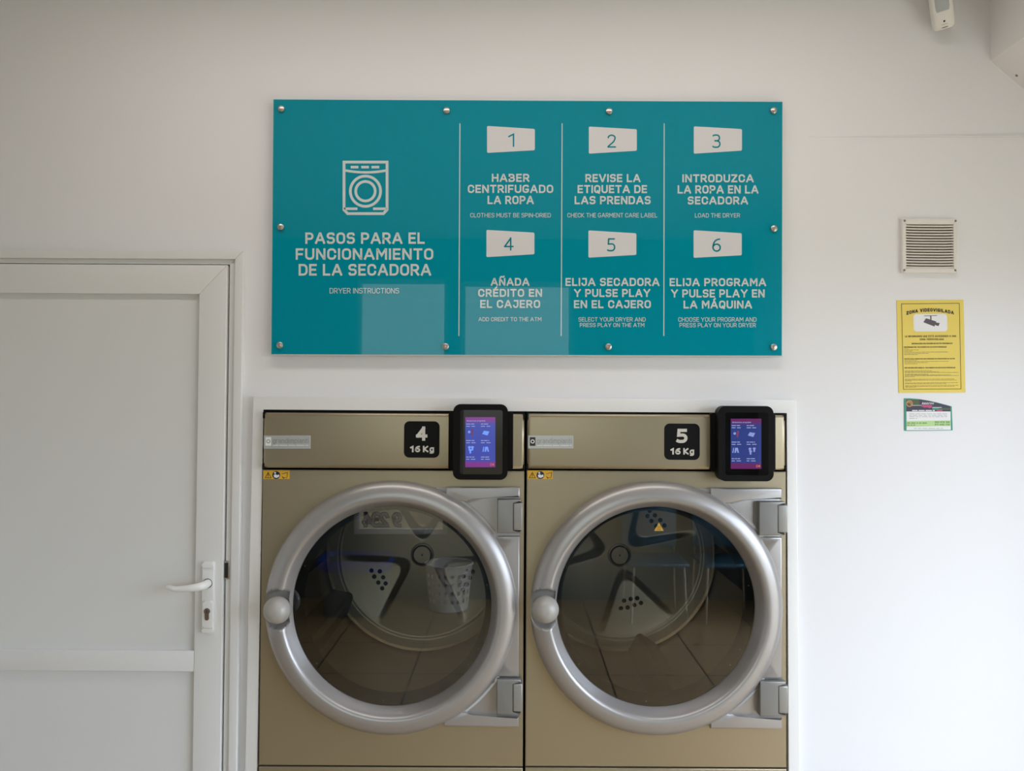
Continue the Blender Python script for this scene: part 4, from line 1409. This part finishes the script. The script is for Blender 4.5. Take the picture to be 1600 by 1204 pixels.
    def pocket(px, pz):
        """signed depth factor 0..1 of the pocket at a point on the disc"""
        best = -1e9
        for ph in phis:
            u = px * math.cos(ph) + pz * math.sin(ph)          # outward
            w = -px * math.sin(ph) + pz * math.cos(ph)
            # rounded wedge with its apex near the hub and a curved outer edge
            e1 = (u - .030) * math.sin(R(33)) - w * math.cos(R(33))
            e2 = (u - .030) * math.sin(R(33)) + w * math.cos(R(33))
            k_ = .065
            h = max(0, min(1, .5 + .5 * (e2 - e1) / k_))
            d1 = e2 * (1 - h) + e1 * h - k_ * h * (1 - h)
            dm = d1
            best = max(best, dm)
        return best
    rows = []
    for i in range(NR + 1):
        r_ = .0005 + (.372 - .0005) * i / NR
        row = []
        for j in range(NA):
            a = 2 * math.pi * j / NA
            px_, pz_ = r_ * math.cos(a), r_ * math.sin(a)
            s = pocket(px_, pz_)
            t = max(0, min(1, (s + .001) / .030)); t = t * t * (3 - 2 * t)
            # the pocket floor rises again to the rim of the disc
            dep = .038 * t * max(0.0, min(1.0, (.322 - r_) / .22)) ** .8
            if r_ > .330:
                dep -= .006 * min(1, (r_ - .330) / .006)
            row.append(bm.verts.new((rx + px_, yback + dep, rz + pz_)))
        rows.append(row)
    for i in range(NR):
        for j in range(NA):
            w = (j + 1) % NA
            bm.faces.new((rows[i][j], rows[i][w], rows[i + 1][w], rows[i + 1][j]))
    bmesh.ops.recalc_face_normals(bm, faces=bm.faces)
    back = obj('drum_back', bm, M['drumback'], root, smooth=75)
    bm = bmesh.new()
    lathe(bm, [(0, yback - .0075), (.0330, yback - .0075), (.0345, yback - .0065), (.0350, yback - .0030), (.0385, yback - .0030), (.0400, yback - .0060), (.0450, yback - .0045), (.0470, yback + .001)], rx, rz, 64)
    hub = obj('hub_cap', bm, M['drumback'], root, smooth=14)
    bm = bmesh.new()
    lathe(bm, [(0, yback - .0092), (.0035, yback - .0090), (.0042, yback - .0074)], rx, rz, 20)
    obj('hub_bolt', bm, M['screw'], hub)
    bm = bmesh.new()
    lathe(bm, [(.0349, yback - .0034), (.0387, yback - .0034), (.0387, yback - .0020), (.0349, yback - .0020)], rx, rz, 64)
    obj('hub_groove', bm, M['dark'], hub)
    # vent holes in each pocket
    for ph in phis:
        for uu, ww in ((.188, -.024), (.188, .004), (.191, .030), (.214, -.044), (.217, -.017), (.214, .012), (.212, .040)):
            hx_ = rx + uu * math.cos(ph) - ww * math.sin(ph); hz_ = rz + uu * math.sin(ph) + ww * math.cos(ph)
            hd = .038 * max(0.0, min(1.0, (.322 - math.hypot(uu, ww)) / .22)) ** .8 - .0012
            bm = bmesh.new()
            lathe(bm, [(0, yback + hd), (.0062, yback + hd), (.0082, yback + hd - .002), (.0092, yback + hd + .0005)], hx_, hz_, 16)
            obj('vent_hole', bm, M['dark'], back)
    # lifters along the drum wall
    for q, ph in enumerate(phis):
        bm = bmesh.new()
        ca, sa = math.cos(ph), math.sin(ph)
        def pt3(rad, tang, y):
            return (rx + rad * ca - tang * sa, y, rz + rad * sa + tang * ca)
        sec = [(rd - .002, -.062), (rd - .060, -.012), (rd - .064, 0), (rd - .060, .012), (rd - .002, .062)]
        A = [bm.verts.new(pt3(r_, w, yd0 + .03)) for r_, w in sec]; B = [bm.verts.new(pt3(r_, w, yd1 - .006)) for r_, w in sec]
        for i in range(4):
            bm.faces.new((A[i], A[i + 1], B[i + 1], B[i]))
        bm.faces.new(A); bm.faces.new(B[::-1])
        bmesh.ops.recalc_face_normals(bm, faces=bm.faces)
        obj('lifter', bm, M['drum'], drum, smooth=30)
    return root


D4 = dict(n='4', label='left tumble dryer with black number 4 sticker and round glass door', cx=613, l=407, r=818.7, top=640,
          ctl=(645.5, 732), front=(734.8, 1196), ring=(611, 949), plate=(412, 680, 485, 700.8), logo='light', num=(631, 658, 687, 714.6),
          warn=(411.6, 734.6, 452.6, 748), mount=(700.4, 643.4, 802, 733.4), term=(707.4, 631.4, 793.6, 749),
          bez=(718.5, 640.5, 785.5, 740.5), scr=(727, 651.5, 774, 729.6), scrmat='screen', knob=(430.8, 954.7),
          flange=(811.6, 760, 1134.6), rec=(775.6, 836.5, 1056.0, 1118.6, 731),
          hinges=[((777, 780.2, 813.8, 832.8), (801.8, 785.6, 816.6, 828.4)), ((776, 1061.6, 814, 1116), (801.4, 1068, 816.4, 1111.8))],
          heat=None, rot=90)
D5 = dict(n='5', label='right tumble dryer with black number 5 sticker and yellow heat triangle on glass', cx=1025, l=821.5, r=1229, top=642,
          ctl=(647.2, 733.4), front=(736, 1197.6), ring=(1026.6, 950), plate=(825, 680.2, 896, 700.4), logo='dark', num=(1037.8, 661.6, 1093.4, 718),
          warn=(824.4, 734.6, 863.6, 748), mount=(1109.8, 645.6, 1211.4, 735.6), term=(1122.6, 634.2, 1208.8, 751.4),
          bez=(1133.6, 644.6, 1200.4, 742.0), scr=(1141.8, 653.8, 1189.6, 732.2), scrmat='screendim', knob=(852.6, 953.6),
          flange=(1222.4, 762, 1137.8), rec=(778.4, 838, 1058.4, 1121, 1146),
          hinges=[((1186.6, 783.8, 1226.6, 836.2), (1215.6, 788.8, 1231, 832)), ((1188, 1064.6, 1228.4, 1119), (1216.6, 1071.4, 1231.8, 1114.4))],
          heat=(1029.6, 823.4), rot=-76)
build_dryer(D4)
build_dryer(D5)

# ------------------------------------------------------------------ things behind the camera that the glass doors mirror
# white perforated laundry basket by the shop front
def basket(x, y, rb, rt, h, m, name, label):
    t = thing(name, label, 'basket', (x, y, 0))
    bm = bmesh.new()
    n, lv = 40, 11
    rings = []
    for i in range(lv + 1):
        z = .004 + h * i / lv; r_ = rb + (rt - rb) * i / lv
        rings.append([bm.verts.new((x + r_ * math.cos(2 * math.pi * k / n), y + r_ * math.sin(2 * math.pi * k / n), z)) for k in range(n)])
    for i in range(lv):
        for k in range(n):
            if 2 <= i < lv - 1 and i % 2 == 0 and k % 2 == 0:
                continue
            bm.faces.new((rings[i][k], rings[i][(k + 1) % n], rings[i + 1][(k + 1) % n], rings[i + 1][k]))
    bm.faces.new(rings[0][::-1])
    o = obj('basket_wall', bm, m, t)
    md = o.modifiers.new('thickness', 'SOLIDIFY'); md.thickness = .004
    bm = bmesh.new()
    tube(bm, [(x + rt * math.cos(2 * math.pi * k / 32), y + rt * math.sin(2 * math.pi * k / 32), h) for k in range(33)], .009, 8)
    obj('rim', bm, m, t)
    return t

basket(-0.50, YF + 0.30, .155, .19, .36, M['basket'], 'laundry_basket', 'white perforated laundry basket on floor by shop window')
# grey tub with a blue bag over its rim
t = thing('storage_tub', 'dark grey plastic tub lined with blue bag beside white basket', 'tub', (-1.22, YF + .42, 0))
bm = bmesh.new()
pr = []
for z, s in ((.004, .86), (.40, 1.0)):
    pr.append([bm.verts.new((-1.22 + px_ * s, YF + .42 + py_ * s, z)) for px_, py_ in rrect(-.27, -.20, .27, .20, .07)])
n = len(pr[0])
for k in range(n):
    bm.faces.new((pr[0][k], pr[0][(k + 1) % n], pr[1][(k + 1) % n], pr[1][k]))
bm.faces.new(pr[0][::-1])
o = obj('tub_wall', bm, M['tub'], t)
md = o.modifiers.new('thickness', 'SOLIDIFY'); md.thickness = .005
bm = bmesh.new()
bag = []
for z, s in ((.405, .90), (.435, 1.02), (.420, 1.05), (.375, 1.045), (.36, 1.03)):
    bag.append([bm.verts.new((-1.22 + px_ * s, YF + .42 + py_ * s, z + .012 * math.sin(k * 1.7) * (z < .4))) for k, (px_, py_) in enumerate(rrect(-.27, -.20, .27, .20, .07))])
for a, b in zip(bag, bag[1:]):
    for k in range(n):
        bm.faces.new((a[k], a[(k + 1) % n], b[(k + 1) % n], b[k]))
o = obj('bag_liner', bm, M['bluebag'], t)
md = o.modifiers.new('thickness', 'SOLIDIFY'); md.thickness = .002
# blue plastic chairs against the shop front
for i, cxx in enumerate((1.12, 1.68)):
    t = thing('waiting_chair', ('blue plastic chair on thin metal legs, nearer the shop window', 'blue plastic chair on thin metal legs, next to the right wall')[i], 'chair', (cxx, YF + .50, 0), 'waiting chairs')
    cy_ = YF + .50
    bm = bmesh.new()
    box(bm, cxx - .23, cxx + .23, cy_ - .20, cy_ + .22, .42, .455, .015, 3)
    obj('seat', bm, M['chairblue'], t)
    bm = bmesh.new()
    box(bm, cxx - .22, cxx + .22, cy_ - .25, cy_ - .215, .50, .82, .014, 3)
    obj('backrest', bm, M['chairblue'], t)
    for sx_, sy_ in ((-.19, -.23), (.19, -.23), (-.19, .18), (.19, .18)):
        bm = bmesh.new()
        ztop = .70 if sy_ < 0 else .42
        tube(bm, [(cxx + sx_ * 1.1, cy_ + sy_ + (.0 if sy_ < 0 else .02), 0), (cxx + sx_, cy_ + sy_, ztop)], .012, 10)
        obj('leg', bm, M['steel'], t)
# outlined digits on the low shop-front glass
k = Ink(YF - .070, lambda u, v, y: Vector((u, y, v)))
def win_text(ink, s, xs_, z0, h, t):
    for ch, x0 in zip(s, xs_):
        w, sts = GLY[ch]
        for st in sts:
            cl_ = st[0] == 'c'
            ink.stroke([(x0 - a * h * .9, z0 + b * h) for a, b in rounded(st[1:] if cl_ else st, cl_)], t, cl_)
XS = (-.66, -.97, -1.08, -1.19)
win_text(k, '9234', (-.95, -1.06, -1.13, -1.20), .60, .10, .034)
num = tag(obj('window_number', k.bm, M['vinyl'], None, origin=(-.9, YF - .070, .60)), 'outlined digits stuck low on the shop window glass', 'lettering')
k = Ink(YF - .0690, lambda u, v, y: Vector((u, y, v)))
win_text(k, '9234', (-.95, -1.06, -1.13, -1.20), .60, .10, .020)
obj('number_fill', k.bm, M['white'], num)

# housekeeping: drop helper properties
for o in SC.objects:
    if '_o' in o:
        del o['_o']
